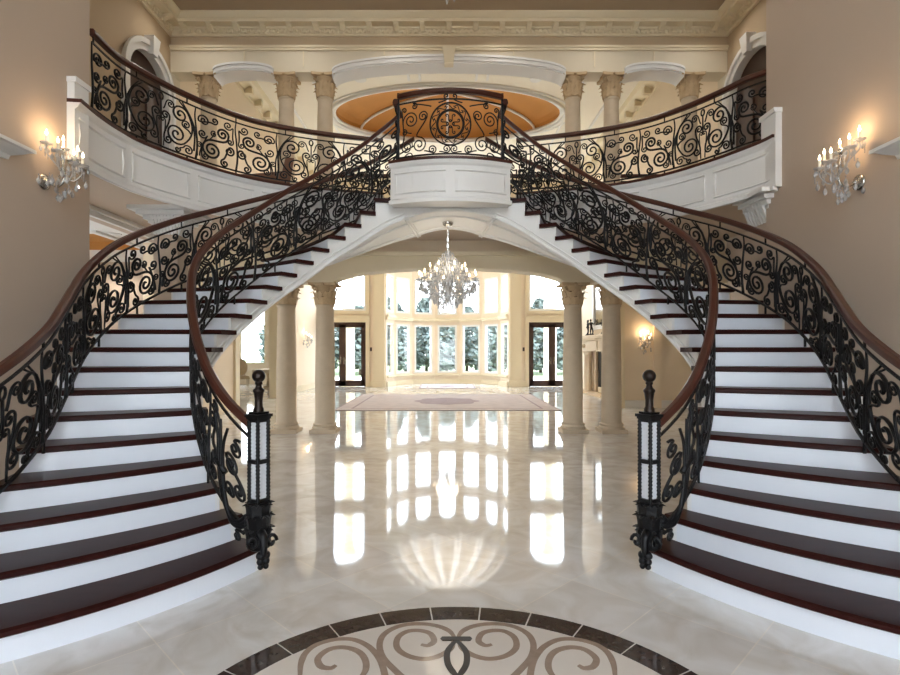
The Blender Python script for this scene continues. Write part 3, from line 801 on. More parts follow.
poly = [(-RX-.1, 5.42)] + [p for p in lp if p[1] > 5.43] + lin_ + [(x*.94, y+.05) for x, y in BR] + rin_ + [p for p in reversed(rp_) if p[1] > 6.23] + [(RX+.1, 6.22), (RX+.1, 10.46), (-RX-.1, 10.46)]
mb = MB(); mb.prism(poly, 3.60, FL2); structure(mb.build('floor_upper', M['wall']))
# underside of the bridge: flat under the bow, then a shallow vault carried on from the stair soffits
mb = MB(); mb.prism([(-.74, 7.03)] + [(x, y+.01) for x, y in BR] + [(.74, 7.03)], 3.385, 3.60); structure(mb.build('ceiling_bridge', M['white']))
NV = 24; top = []; bot = []
for i in range(NV+1):
    u = -1+2*i/NV; rt = []; rb = []
    for j in range(7):
        xl, yl = splan(22, j/6, -1); zv = zsoff(22)+.105*(1-u*u)
        rb.append((-xl*u, yl, zv)); rt.append((-xl*u, yl, 3.60))
    top.append(rt); bot.append(rb)
mb = MB(); mb.slab(top, bot); vault = structure(mb.build('ceiling_vault', M['white']))
mb = MB()
for jv in (.0, .2, .8):
    P = [(-splan(22, jv, -1)[0]*u, splan(22, jv, -1)[1]-(.012 if jv == 0 else 0), zsoff(22)+.105*(1-u*u)+(.02 if jv == 0 else -.004)) for u in [-1+2*q/NV for q in range(NV+1)]]
    mb.tube(P, .022, 5)
for u in (-.95, .95):
    for du in (-.03, .03): mb.tube([(-splan(22, q/6, -1)[0]*(u+du), splan(22, q/6, -1)[1], zsoff(22)+.105*(1-(u+du)**2)-.004) for q in range(7)], .02, 5)
mb.build('rib_moulding', M['white'], vault)
def along(pts):
    cum = [0.0]
    for i in range(1, len(pts)): cum.append(cum[-1]+sqrt((pts[i][0]-pts[i-1][0])**2+(pts[i][1]-pts[i-1][1])**2))
    return cum
def at_len(pts, cum, d):
    d = max(0, min(cum[-1], d)); i = max(1, min(len(pts)-1, bisect.bisect_left(cum, d))); t = (d-cum[i-1])/max(1e-9, cum[i]-cum[i-1])
    p = tuple(lerp(a, b, t) for a, b in zip(pts[i-1], pts[i])); dx, dy = pts[i][0]-pts[i-1][0], pts[i][1]-pts[i-1][1]; l = sqrt(dx*dx+dy*dy) or 1
    return p, (-dy/l, dx/l), (dx/l, dy/l)
def sub(pts, cum, a, b, n): return [at_len(pts, cum, lerp(a, b, i/n))[0] for i in range(n+1)]
def fascia(pts, s, npan, z0, z1, endpost=True):
    """panelled white band; 's' is the side (+1/-1) of the path normal that faces the hall"""
    mb = MB(); P = [(x, y, 0) for x, y in pts]
    mb.sweep([(0,z0),(0,z1),(-s*.07,z1),(-s*.07,z0)], P)
    cum = along(pts); L = cum[-1]; bar = .022
    def mould(a, b, za, zb):
        q = [(x, y, 0) for x, y in sub(pts, cum, a, b, 12)]
        mb.sweep([(0,za),(0,zb),(s*bar,(za+zb)/2+.004),(s*bar,(za+zb)/2-.004)], q)
    mould(0, L, z0, z0+.045); mb.sweep([(0,z0-.03),(0,z0+.02),(s*.045,z0+.02),(s*.045,z0-.03)], P); mb.sweep([(0,z1-.06),(0,z1),(s*.05,z1),(s*.03,z1-.04)], P)
    for i in range(npan):
        a, b = L*i/npan+.06, L*(i+1)/npan-.06
        za, zb = z0+.09, z1-.11
        mould(a, b, za, za+.03); mould(a, b, zb-.03, zb); mould(a, a+.03, za, zb); mould(b-.03, b, za, zb)
    o = trim(mb)
    cap = MB(); cap.sweep([(s*.06,z1),(s*.06,z1+.035),(-s*.12,z1+.035),(-s*.12,z1)], P); cap.build('dark_wood_cap', M['rail_wood'], o)
    return o
fascia(fasc_path(-1), -1, 5, 3.33, FL2); fascia(fasc_path(1), 1, 4, 3.33, FL2)
fascia(BR, -1, 2, 3.39, FL2)
mb = MB(); mb.box(-3.6, -3.53, 5.10, 5.30, 3.33, 4.08); mb.box(-3.6, -3.51, 5.09, 5.31, 4.06, 4.11)
mb.box(3.53, 3.6, 5.93, 6.20, 3.33, 4.16); mb.box(3.51, 3.6, 5.92, 6.21, 4.14, 4.19); trim(mb)
# piers with white capitals under the balcony ends
for x0, x1, y0, y1 in ((-3.78, -3.48, 6.95, 7.25), (3.64, 3.94, 6.22, 6.62)):
    mb = MB(); mb.box(x0, x1, y0, y1, 0, 3.33); p = structure(mb.build('wall_pier', M['wall']))
    c = MB()
    for d, z0, z1 in ((.02, 3.12, 3.16), (.05, 3.16, 3.20), (.09, 3.20, 3.25), (.15, 3.25, 3.30), (.22, 3.30, 3.35)): c.box(x0-d, x1+d, y0-d, y1+d*(x0 < 0), z0, z1)
    for i in range(7):
        u = lerp(x0, x1, (i+.5)/7); c.hexa([(u-.014,y0-.015,3.02),(u+.014,y0-.015,3.02),(u+.014,y0,3.02),(u-.014,y0,3.02)], [(u-.018,y0-.11,3.26),(u+.018,y0-.11,3.26),(u+.018,y0,3.26),(u-.018,y0,3.26)])
        v = lerp(y0, y1, (i+.5)/7); xs_ = x1 if x0 < 0 else x0; sg = 1 if x0 < 0 else -1
        a, b = sorted((xs_, xs_+sg*.11)); a2, b2 = sorted((xs_, xs_+sg*.015))
        c.hexa([(a2,v-.014,3.02),(b2,v-.014,3.02),(b2,v+.014,3.02),(a2,v+.014,3.02)], [(a,v-.018,3.26),(b,v-.018,3.26),(b,v+.018,3.26),(a,v+.018,3.26)])
    c.build('capital', M['white'], p)
# ------------------------------------------------------------------ wrought iron
def scroll(p, q, kind='S', flip=False, turns=1.25, pw=1.15, bias=0.0):
    """iron scroll whose two spiral eyes lie at p and q"""
    n = 500; K = turns*2*pi*(pw+1); h = 0.0
    def kap(s):
        m = K*abs(s)**pw
        return (m if s > 0 else -m) if kind == 'S' else m + .5
    def run(sgn):
        x = y = 0.0; th = 0.0; out = [(0.0, 0.0)]; last = 0.0; ds = 1.0/n*sgn
        for i in range(n):
            s = (i+.5)/n*sgn
            th += kap(s)*ds; x += cos(th)*ds; y += sin(th)*ds
            if abs(th-last) > .42 or (i % 40 == 39 and abs(th-last) > .12) or i == n-1: out.append((x, y)); last = th
        return out
    a = run(-1); b = run(1); pts = a[::-1] + b[1:]
    if flip: pts = [(x, -y) for x, y in pts]
    z0 = complex(*pts[0]); z1 = complex(*pts[-1]); P = complex(*p); Q = complex(*q)
    w = (Q-P)/(z1-z0); res = []
    for x, y in pts:
        z = P + (complex(x, y)-z0)*w; res.append((z.real, z.imag))
    return res
PH = .66   # height of the scrollwork
def volute(cx, cy, R, a, d, turns=1.6):
    """spiral from its outer end (angle a, degrees) inwards, d = +1 anticlockwise"""
    n = int(15*turns)+3; out = []
    for i in range(n+1):
        t = i/n; th = radians(a)+d*2*pi*turns*t; r = R*(1-t)**.85 + R*.07*t
        out.append((cx+r*cos(th), cy+r*sin(th)))
    return out
def link(v1, v2, k=1.0):
    """iron scroll made of two volutes joined by a flowing stem; a None end is a plain point (x, y, heading)"""
    def head(v):
        if len(v) == 3: return [(v[0], v[1])], (cos(radians(v[2])), sin(radians(v[2])))
        pts = volute(*v); a, d = radians(v[3]), v[4]; return pts, (-d*sin(a), d*cos(a))
    A, ta = head(v1); B, tb = head(v2)
    p0, p3 = A[0], B[0]
    if len(v1) != 3: ta = (-ta[0], -ta[1])
    L = sqrt((p3[0]-p0[0])**2+(p3[1]-p0[1])**2)*.42*k
    p1 = (p0[0]+ta[0]*L, p0[1]+ta[1]*L); p2 = (p3[0]-tb[0]*L, p3[1]-tb[1]*L); mid = []
    for i in range(1, 9):
        t = i/9; mid.append(tuple((1-t)**3*a+3*(1-t)**2*t*b+3*(1-t)*t*t*c+t**3*d for a, b, c, d in zip(p0, p1, p2, p3)))
    return A[::-1]+mid+B
def lyre(W):
    """tall lyre: two stacked spirals inside a bow on each side, mirrored"""
    f = W/.84; c = .42; o = []
    def both(pts, r): o.append(([((c+x)*f, y) for x, y in pts], r)); o.append(([((c-x)*f, y) for x, y in pts], r))
    both(link((-.19, .225, .125, 225, 1, 1.9), (-.235, .485, .105, 150, -1, 1.7)), .0095)
    both(link((-.305, .385, .05, 0, 1, 1.5), (-.36, .29, 250)), .0075)
    both(link((-.055, .40, .05, 180, -1, 1.4), (-.085, .12, .05, 0, -1, 1.4)), .0075)
    both(link((-.33, .075, .06, 20, 1, 1.6), (-.20, .045, .035, 150, 1, 1.2), .8), .008)
    both(link((-.115, .555, .045, 90, 1, 1.4), (-.03, .47, -60)), .007)
    both(link((-.03, .02, 90), (-.022, .33, .03, 180, -1, 1.0)), .006)
    o.append(([((c+.024*cos(a))*f, .60+.04*sin(a)) for a in [2*pi*i/12 for i in range(13)]], .007))
    o.append(([(c*f, .33), (c*f, .56)], .008))
    return o
def filler(W, k=0):
    f = W/.5; o = []
    def S(v1, v2, r=.0085, kk=1.0): o.append(([((x if k % 2 == 0 else .5-x)*f, y) for x, y in link(v1, v2, kk)], r))
    S((.20, .185, .115, 160, 1, 1.9), (.335, .435, .075, 0, 1, 1.6), .0095, 1.2)
    S((.10, .53, .07, 180, -1, 1.6), (.235, .575, .045, 250, 1, 1.3))
    S((.085, .355, .055, 330, -1, 1.5), (.12, .08, .045, 200, 1, 1.4))
    S((.42, .235, .06, 60, -1, 1.5), (.36, .06, .05, 120, 1, 1.4), .0085, .8)
    S((.40, .575, .055, 330, -1, 1.5), (.43, .365, .04, 20, -1, 1.3), .008)
    S((.225, .40, .04, 100, 1, 1.3), (.17, .31, 230), .007)
    S((.045, .20, .035, 90, 1, 1.2), (.05, .06, 280), .007)
    return o
RAILP = [(-.036,0),(-.036,.012),(-.030,.040),(-.016,.055),(.016,.055),(.030,.040),(.036,.012),(.036,0),(.022,-.012),(-.022,-.012)]
def railing(label, group, path, u0=0.0, u1=None, top=.88, foot=None, feet=True, name='iron_railing', wood=None, panels=True, lift=None):
    pts = path; cum = along(pts); L = cum[-1]; u1 = L if u1 is None else u1
    tp = top if callable(top) else (lambda u: top)
    t = thing(name, (0,0,0), label, 'railing', group)
    def mp(u, v, w=0.0):
        p, n, tt = at_len(pts, cum, u); k = (tp(u)-.22)/PH if v > 0 else 1.0
        return (p[0]+n[0]*w, p[1]+n[1]*w, p[2]+.085+v*k)
    hp = [(p[0], p[1], p[2]+tp(c)-.055) for p, c in zip(pts, cum)]
    if lift: hp = lift(hp)
    mb = MB(); mb.sweep(RAILP, hp, smooth=False); mb.build('handrail', wood or M['rail_wood'], t)
    N = max(8, int(L/.09))
    for nm, v, r in (('top_bar', PH, .011), ('bottom_bar', 0.0, .013)):
        mb = MB(); mb.tube([mp(L*i/N, v) for i in range(N+1)], r, 4); mb.build(nm, M['iron'], t)
    if feet:
        nf = max(2, int((u1-u0)/.62))
        for i in range(nf+1):
            u = lerp(u0+.03, u1-.03, i/nf); mb = MB(); mb.tube([mp(u, -.085 if foot is None else foot), mp(u, 0)], .011, 4)
            mb.build('foot', M['iron'], t)
            a_ = mp(u, PH); mb = MB(); mb.tube([a_, (a_[0], a_[1], a_[2]+.085)], .009, 4); mb.build('spacer', M['iron'], t)
    if not panels: return t, mp, L
    seq = []; rem = u1-u0
    pat = [('F', .5), ('L', .84), ('F', .5)]
    npat = max(1, round(rem/1.84)); k = rem/(npat*1.84)
    u = u0; q = 0
    for j in range(npat):
        for ty, W in pat:
            W *= k
            items = lyre(W) if ty == 'L' else filler(W, q); q += 1
            mb = MB()
            sp_ = spline([(0, 0), (.022, .18), (.005, .40), (-.012, .55), (0, PH)], 5)
            mb.tube([mp(u+x, y) for x, y in sp_], [lerp(.015, .008, i/(len(sp_)-1)) for i in range(len(sp_))], 5)
            pn = mb.build('scroll_panel', M['iron'], t)
            if ty == 'L':
                for sg, xx in ((1, 0), (-1, W)):
                    for d in (.0, .045):
                        sp_ = spline([(xx+sg*(-.02+d), .05+d), (xx+sg*(-.01+d*.6), .30), (xx+sg*(.07), .50), (xx+sg*(.19+d), PH-.01)], 5)
                        m2 = MB(); m2.tube([mp(u+x, y) for x, y in sp_], [lerp(.013, .008, i/(len(sp_)-1)) for i in range(len(sp_))], 5); m2.build('sheath_bar', M['iron'], pn)
            for pl, r in items:
                m2 = MB(); n = len(pl)
                m2.tube([mp(u+x, max(.005, min(PH-.005, y))) for x, y in pl], r*1.18, 5, flat=1.35); m2.build('scroll', M['iron'], pn)
            u += W
    return t, mp, L
def newel(s):
    side = 'left' if s < 0 else 'right'
    x, y = splan(.97, .05, s); x -= s*.055
    t = thing('newel_post', (x, y, RISE), 'black iron newel post with ball finial at foot of the %s staircase' % side, 'newel post', 'iron newel posts', rz=-s*.55)
    mb = MB(); mb.lathe([(.05,.0),(.08,.02),(.085,.06),(.07,.10),(.05,.14),(.045,.18),(.06,.22),(.078,.255),(.078,.27),(.062,.29),(.07,.315),(.07,.33)], 16)
    for k in range(8): leafmesh(mb, 2*pi*k/8, .05, .03, .15, .032, .022)
    for k in range(8): leafmesh(mb, 2*pi*(k+.5)/8, .045, .13, .14, .028, .025)
    for k in range(8): leafmesh(mb, 2*pi*k/8, .05, .24, .10, .026, .02)
    mb.build('base', M['iron'], t)
    d = MB()
    d.tube(spline([(0,-.08,.14),(0,-.135,.12),(0,-.15,.05),(0,-.13,-.02),(0,-.12,-.06)], 5), [.03]*6+[.024]*7+[.018]*8, 6)
    for z, r in ((.0,.03),(-.04,.026),(-.075,.02)):
        for q in (-1, 1): d.ball((q*.018, -.13, z), r, 8, 6)
    for q in (-1, 1):
        d.tube([(q*(.06+.035*cos(a)*(1-a/9)), -.11, .08+.05*sin(a)*(1-a/9)) for a in [i*.5 for i in range(14)]], .013, 5)
    d.build('acanthus_drop', M['iron'], t)
    g = MB(); g.box(-.036,.036,-.036,.036,.33,.90); g.build('glass_panel', M['milk'], t)
    for i, (a, b) in enumerate(((1,1),(-1,1),(-1,-1),(1,-1))):
        mb = MB(); mb.tube([(a*.044, b*.044, .32+.6*q/48) for q in range(49)], [.011+.006*(q % 2) for q in range(49)], 6); mb.build('corner_bar', M['iron'], t)
    for z in (.34, .61, .895):
        c = MB(); c.box(-.052,.052,-.052,.052,z-.014,z+.014); c.build('collar', M['iron'], t)
    p = MB(); p.box(-.066,.066,-.066,.066,.915,.935); p.box(-.058,.058,-.058,.058,.90,.915); p.box(-.048,.048,-.048,.048,.935,.95); p.build('cap_plate', M['iron'], t)
    n = MB(); n.lathe([(.036,.95),(.036,.97),(.028,.985),(.027,1.03),(.034,1.08),(.04,1.09),(.04,1.10),(.024,1.115),(.018,1.135),(.026,1.14),(.024,1.155)], 16); n.build('finial_neck', M['bronze'], t)
    b = MB(); b.ball((0,0,1.195), .045, 20, 12); b.build('finial_ball', M['bronze'], t)
    for o in kids(t):
        if o.name.split('.')[0] in ('glass_panel', 'corner_bar', 'collar', 'cap_plate'): o.rotation_euler = (0, 0, s*1.1)
    return t, (x, y)
for s in (-1, 1):
    side = 'left' if s < 0 else 'right'
    n_, nxy = newel(s)
    ki = [lerp(1.0, 21.6, i/220) for i in range(221)]
    P = [(*splan(k, .07/(interp(R_OUT, k)-interp(R_IN, k)), s), k*RISE) for k in ki]
    endp = (s*.70, 6.92, 3.85)
    P += [(lerp(P[-1][0], endp[0], q/4), lerp(P[-1][1], endp[1], q/4), lerp(P[-1][2], 3.86, q/4)) for q in (1, 2, 3, 4)]
    P = [p for i, p in enumerate(P) if sqrt((p[0]-nxy[0])**2+(p[1]-nxy[1])**2) > .06 or i > 12]
    t, mp, L = railing('black scrolled iron railing with mahogany rail on the inner edge of the %s staircase' % side, 'iron stair railings', P, u0=.46)
    # swept foot and sheaf beside the newel
    for q, d in enumerate((-.028, 0, .028)):
        sp_ = spline([(.03, .06+d), (.10, -.02+d*.6), (.18, -.05+d*.3), (.26+d*.5, .04), (.30+d, .22), (.30+d*1.2, .40), (.30+d*3.0, .56)], 6)
        sh = MB(); sh.tube([mp(u, v) for u, v in sp_], [lerp(.022, .011, i/(len(sp_)-1)) for i in range(len(sp_))], 6); sh.build('swept_bar', M['iron'], t)
    sh = MB(); sh.tube([mp(.30+q*.055, .22) for q in (-1, 1)], .024, 6); sh.build('sheaf_collar', M['iron'], t)
    for pl in (link((.14, .47, .055, 90, 1, 1.5), (.09, .56, 180)), link((.18, .33, .07, 60, 1, 1.6), (.10, .20, .05, 200, 1, 1.5)), link((.20, .14, .05, 180, -1, 1.4), (.26, .10, 300)), link((.40, .46, .055, 90, -1, 1.4), (.38, .22, .06, 90, 1, 1.5)), link((.12, -.12, .03, 90, 1, 1.3), (.05, -.05, 180)), link((.38, .58, .04, 90, 1, 1.3), (.30, .5, 270)), link((.40, .08, .05, 0, 1, 1.4), (.43, .2, 60))):
        m2 = MB(); m2.tube([mp(u, v) for u, v in pl], .0095, 5, flat=1.3); m2.build('scroll', M['iron'], t)
    ko = [lerp(1.0, 21.9, i/260) for i in range(261)]
    P = [(*splan(k, 1-(lerp(.11, .21, min(1, max(0, (k-3)/4))) if k < 13 else lerp(.21, .09, min(1, (k-13)/7)))/(interp(R_OUT, k)-interp(R_IN, k)), s), k*RISE) for k in ko]
    railing('black scrolled iron railing with mahogany rail on the outer wall side of the %s staircase' % side, 'iron stair railings', P, top=.86)
    P = [(x, y, FL2+.03) for x, y in rail_path(s) if y > (5.46 if s < 0 else 6.36)]
    if s > 0: P = [(3.70, 6.245, FL2+.03), (3.62, 6.27, FL2+.03)] + P
    railing('curved iron balcony railing above the white panelled band on the %s' % side, 'balcony railings', P)
BRR = [(lerp(-.66, .66, i/16), 6.93-.17*(1-((i-8)/8)**2), FL2+.03) for i in range(17)]
t, mp, L = railing('bowed iron railing with round medallion at the centre of the bridge', None, BRR, panels=False, feet=False, top=.90)
for u in (0, L):
    mb = MB(); mb.tube([mp(u, -.085), mp(u, .80)], .02, 4); mb.build('post', M['iron'], t)
mc = L/2; cz = .36
for r0, r in ((.255, .011), (.17, .011), (.155, .007)):
    mb = MB(); mb.tube([mp(mc+r0*cos(2*pi*i/48), cz+r0*sin(2*pi*i/48)) for i in range(48)], r, 5, closed=True); mb.build('ring', M['iron'], t)
for i in range(4):
    a = pi/4+pi/2*i
    for sg in (-1, 1):
        a2 = a+sg*.38; pl = scroll((.105*cos(a2), .105*sin(a2)), (.045*cos(a+sg*.7), .045*sin(a+sg*.7)), 'S', sg > 0, .9)
        mb = MB(); mb.tube([mp(mc+x, cz+y) for x, y in pl], .007, 5); mb.build('scroll', M['iron'], t)
for i in range(12):
    a = 2*pi*i/12; pl = scroll((.212*cos(a-.17), .212*sin(a-.17)), (.212*cos(a+.17), .212*sin(a+.17)), 'S', False, .8)
    mb = MB(); mb.tube([mp(mc+x, cz+y) for x, y in pl], .006, 5); mb.build('scroll', M['iron'], t)
for sg in (-1, 1):
    for v1, v2 in (((.51, .44, .095, 60, 1, 1.8), (.565, .12, .075, 30, -1, 1.6)), ((.345, .47, .06, 120, -1, 1.5), (.40, .13, .095, 90, 1, 1.8)), ((.23, .06, .05, 200, -1, 1.5), (.33, .05, 0)), ((.46, .605, .04, 90, 1, 1.4), (.24, .58, 200)), ((.60, .57, .035, 0, 1, 1.2), (.62, .40, 270)), ((.05, .06, .045, 200, -1, 1.4), (.14, .03, 0)), ((.05, .695, .035, 250, 1, 1.2), (.15, .62, 0)), ((.60, .30, .04, 90, 1, 1.2), (.50, .28, 180))):
        pl = link(v1, v2); mb = MB(); mb.tube([mp(mc+sg*x, y) for x, y in pl], .0085, 5); mb.build('scroll', M['iron'], t)
# low railing between the upper columns, facing the great room
for a, b, nm in ((-4.38, -3.24, 'left'), (3.24, 4.38, 'right'), (-2.17, 2.17, 'centre')):
    P = [(lerp(a, b, i/12), YC, FL2) for i in range(13)]
    railing('straight iron guard rail with dark wood top between the upper columns, %s bay' % nm, 'guard rails between upper columns', P, top=1.0, panels=(nm != 'centre') and False)

# ------------------------------------------------------------------ chandeliers and sconces
drop = MB(); drop.lathe([(.0015,.0),(.006,-.006),(.0015,-.012),(.002,-.016),(.011,-.034),(.014,-.046),(.009,-.06),(.001,-.068)], 6, smooth=False)
bead = MB()
for q in range(5): bead.ball((0, 0, -.014*q), .0065, 6, 4)
DROP = drop.mesh('drop_mesh', M['crystal']); BEAD = bead.mesh('bead_mesh', M['crystal'])
def hang(parent, mesh, loc, sc=1.0, name='crystal_drop'):
    o = bpy.data.objects.new(name, mesh); COL.objects.link(o); o.parent = parent; o.location = loc; o.scale = (sc, sc, sc); o.rotation_euler = (0, 0, random.uniform(0, 3)); return o
def candle_arm(t, path, sc):
    a = MB(); a.tube(spline(path, 6), .007*sc, 6); arm = a.build('arm', M['crystal'], t)
    x, y, z = path[-1]
    b = MB(); b.lathe([(.004*sc,-.02*sc),(.012*sc,-.012*sc),(.045*sc,.0),(.05*sc,.008*sc),(.014*sc,.006*sc),(.016*sc,.02*sc)], 12, (x, y, z)); b.build('drip_pan', M['crystal'], arm)
    c = MB(); c.lathe([(.011*sc,.0),(.011*sc,.062*sc)], 10, (x, y, z+.012*sc)); c.build('candle', M['candle'], arm)
    f = MB(); f.lathe([(.004*sc,0),(.011*sc,.014*sc),(.010*sc,.024*sc),(.004*sc,.045*sc),(.0008*sc,.056*sc)], 8, (x, y, z+.074*sc)); f.build('bulb', M['bulb'], arm)
    return (x, y, z)
def chandelier(loc, R, H, chain, label, arms, watt, dense=1.0, seed=1):
    """loc = middle of the body; R radius; H overall height of the body"""
    rnd = random.Random(seed)
    t = thing('crystal_chandelier', loc, label, 'chandelier'); h = H/2
    c = MB(); c.lathe([(.02,chain-.06),(.06,chain-.045),(.075,chain-.015),(.075,chain)], 16); c.build('canopy', M['chrome'], t)
    s = MB(); n = int((chain-h)/.05)
    for i in range(n):
        z = h+(chain-.05-h)*i/max(1, n); s.tube([(.010*cos(a)*(i % 2), .010*cos(a)*((i+1) % 2), z+.028+.028*sin(a)) for a in [2*pi*q/8 for q in range(8)]], .0035, 4, closed=True)
    s.tube([(0,0,h*.7),(0,0,chain-.05)], .004, 5)
    s.build('chain', M['chrome'], t)
    b = MB(); b.lathe([(.006,-h*.75),(.03,-h*.7),(.06,-h*.55),(.035,-h*.4),(.05,-h*.2),(.09,-h*.1),(.05,0),(.025,h*.1),(.045,h*.3),(.07,h*.42),(.03,h*.5),(.02,h*.75),(.05,h*.85),(.02,h*.95),(.006,h)], 14); b.build('centre_column', M['crystal'], t)
    sc = max(1.0, R/.45)
    tips = []
    for tier, (na, rr, zz) in enumerate(((arms, R, -h*.02), (max(6, arms//2+1), R*.62, h*.26))):
        for k in range(na):
            a = 2*pi*(k+.5*tier)/na+.15
            P = [(.05*cos(a), .05*sin(a), zz-h*.25), (rr*.35*cos(a), rr*.35*sin(a), zz-h*.5), (rr*.75*cos(a), rr*.75*sin(a), zz-h*.42), (rr*cos(a), rr*sin(a), zz-h*.12), (rr*cos(a), rr*sin(a), zz)]
            tips.append(candle_arm(t, P, sc))
    nd = 0
    for x, y, z in tips:
        for q in range(3):
            a = 2*pi*q/3+rnd.random(); hang(t, DROP, (x+.04*sc*cos(a), y+.04*sc*sin(a), z-.005), sc*1.1); nd += 1
    m = MB()
    rings = [(R*.98, -.16), (R*.9, -.28), (R*.78, -.4), (R*.64, -.52), (R*.5, -.66), (R*.34, -.78), (R*.18, -.88), (R*.7, .0), (R*.55, .18), (R*.4, .36), (R*.45, .55), (R*.32, .72), (R*.2, .88), (R*.1, .98)]
    for rr, zz in rings:
        cnt = max(6, int(2*pi*rr/(.034*sc)*dense))
        for k in range(cnt):
            a = 2*pi*k/cnt; x, y, z = rr*cos(a), rr*sin(a), zz*h+rnd.uniform(-.03, .03)*sc
            if nd < 96 and k % 2 == 0: hang(t, DROP, (x, y, z), sc*1.35); nd += 1
            else:
                w_ = .011*sc; L_ = .06*sc*rnd.uniform(.8, 1.4)
                m.lathe([(w_*.15,0),(w_*.5,-L_*.1),(w_*.15,-L_*.2),(w_,-L_*.6),(w_*.7,-L_*.85),(w_*.1,-L_)], 5, (x, y, z), smooth=False)
        m.tube([(rr*cos(2*pi*k/24), rr*sin(2*pi*k/24), zz*h) for k in range(24)], .004*sc, 4, closed=True)
    for k in range(arms):
        a = 2*pi*k/arms; 
        for q in range(14):
            u = q/13; rr = lerp(R*.18, R*.9, u); z = lerp(h*.92, h*.2, u)-.16*h*sin(pi*u)
            m.ball((rr*cos(a), rr*sin(a), z), .007*sc, 5, 4)
    o = m.build('crystal_strand', M['crystal'], t); o['kind'] = 'stuff'
    l = bpy.data.lights.new('chandelier_glow', 'POINT'); l.energy = watt; l.color = (1, .88, .72); l.shadow_soft_size = R*.8
    lo = bpy.data.objects.new('chandelier_glow', l); COL.objects.link(lo); lo.parent = t; lo.location = (0, 0, h*.5)
    return t
chandelier((-.03, 7.6, 2.53), .40, .80, 3.33-2.53, 'crystal chandelier hanging under the bridge between the two staircases', 12, LAMP*14, 1.0, 1)
chandelier((0, 21.6, 3.65), .55, 1.15, 8.8-3.65, 'distant crystal chandelier in front of the bay windows of the far room', 12, LAMP*60, .7, 2)
chandelier((0.02, 6.0, 6.28), .8, 1.5, 7.64-6.28, 'large crystal chandelier hung from the hall ceiling, only its lowest drops showing', 14, LAMP*90, .7, 3)
def sconce(loc, nx, ny, label, sc=1.0, watt=8):
    """(nx,ny) points away from the wall"""
    t = thing('crystal_wall_sconce', loc, label, 'wall sconce', 'crystal wall sconces', rz=atan2(ny, nx)); rnd = random.Random(len(label))
    b = MB(); b.lathe([(.07,0),(.07,.012),(.05,.02),(.02,.03),(.012,.06)], 18); b.mapped(lambda p: (p[2], p[0], p[1])); b.build('backplate', M['chrome'], t)
    s = MB(); s.tube(spline([(.04,0,0),(.12,0,-.04),(.18,0,.02),(.17,0,.14),(.16,0,.26)], 5), .011, 6); s.ball((.16,0,.28), .03, 10, 6); s.build('stem', M['chrome'], t)
    nd = 0; tips = []
    for o, al, z in ((.09, .12, .33), (.10, -.10, .30), (.20, .15, .25), (.22, -.13, .22), (.30, .07, .16), (.31, -.06, .14)):
        tips.append(candle_arm(t, [(.16, 0, .10), (lerp(.16, o, .5), al*.5, z-.14), (o*.98, al*.98, z-.07), (o, al, z)], 1.0))
    for x, y, z in tips:
        for q in range(4):
            a = 2*pi*q/4+.4; hang(t, DROP, (x+.042*cos(a), y+.042*sin(a), z-.002), 1.0)
            if q % 2: hang(t, BEAD, (x+.042*cos(a), y+.042*sin(a), z-.068), .9, 'bead_string')
    for k in range(18):
        a = 2*pi*k/18; r = .05+.06*(k % 3); hang(t, DROP, (.17+r*cos(a), r*sin(a), rnd.uniform(-.04, .16)), 1.3)
    for k in range(6): hang(t, DROP, (.16+.03*cos(k), .03*sin(k), -.05-.012*k), 1.2)
    l = bpy.data.lights.new('sconce_glow', 'POINT'); l.energy = watt; l.color = (1, .68, .38); l.shadow_soft_size = .05
    lo = bpy.data.objects.new('sconce_glow', l); COL.objects.link(lo); lo.parent = t; lo.location = (.16, .04, .42)
    return t
sconce((-HX, 4.80, 3.03), 1, 0, 'crystal candle sconce on the left hall wall beside the header moulding', watt=LAMP*5)
sconce((HX, 4.82, 3.03), -1, 0, 'crystal candle sconce on the right hall wall beside the header moulding', watt=LAMP*5)
sconce((-GX, 20.8, 1.80), 1, 0, 'small crystal sconce on the cream wall of the far room, seen left of the columns', watt=LAMP*8)
sconce((5.22, 14.62, 1.62), 0, -1, 'small sconce glowing on the tan wall right of the columns', watt=LAMP*8)

# ------------------------------------------------------------------ recessed lights
def downlight(loc, label, group, watt, r=.07, spot=150):
    t = thing('recessed_light', loc, label, 'ceiling light', group)
    mb = MB(); mb.lathe([(r*1.35,-.012),(r*1.35,0.0),(r,0.0),(r,-.008)], 18); mb.build('trim_ring', M['white'], t)
    mb = MB(); mb.lathe([(r*.2,-.006),(r,-.006),(r,.0)], 18); mb.build('lens', M['lamp'], t)
    if watt:
        l = bpy.data.lights.new('downlight', 'SPOT'); l.energy = watt; l.color = (1, .94, .85); l.spot_size = radians(spot); l.spot_blend = .8; l.shadow_soft_size = r
        lo = bpy.data.objects.new('downlight', l); COL.objects.link(lo); lo.parent = t; lo.location = (0, 0, -.03)
ords = ['first', 'second', 'third', 'fourth', 'fifth', 'sixth']
for i in range(6): downlight((-4.5+1.8*i, 9.35, 7.64), 'recessed ceiling light by the top cornice, %s from the left' % ords[i], 'hall downlights', LAMP*50)
for s in (-1, 1): downlight((s*2.35, 14.6, 8.8), 'recessed light in the white ceiling under the wide arch, %s one' % ('left' if s < 0 else 'right'), 'far room downlights', GREAT, .12)
for s in (-1, 1): downlight((s*4.1, 19.0, 8.8), 'recessed light deep in the far room ceiling, %s one' % ('left' if s < 0 else 'right'), 'far room downlights', GREAT, .12)
downlight((-5.76, 9.4, 3.55), 'recessed light in the side room ceiling under the left balcony', 'side room downlights', LAMP*60, .08)
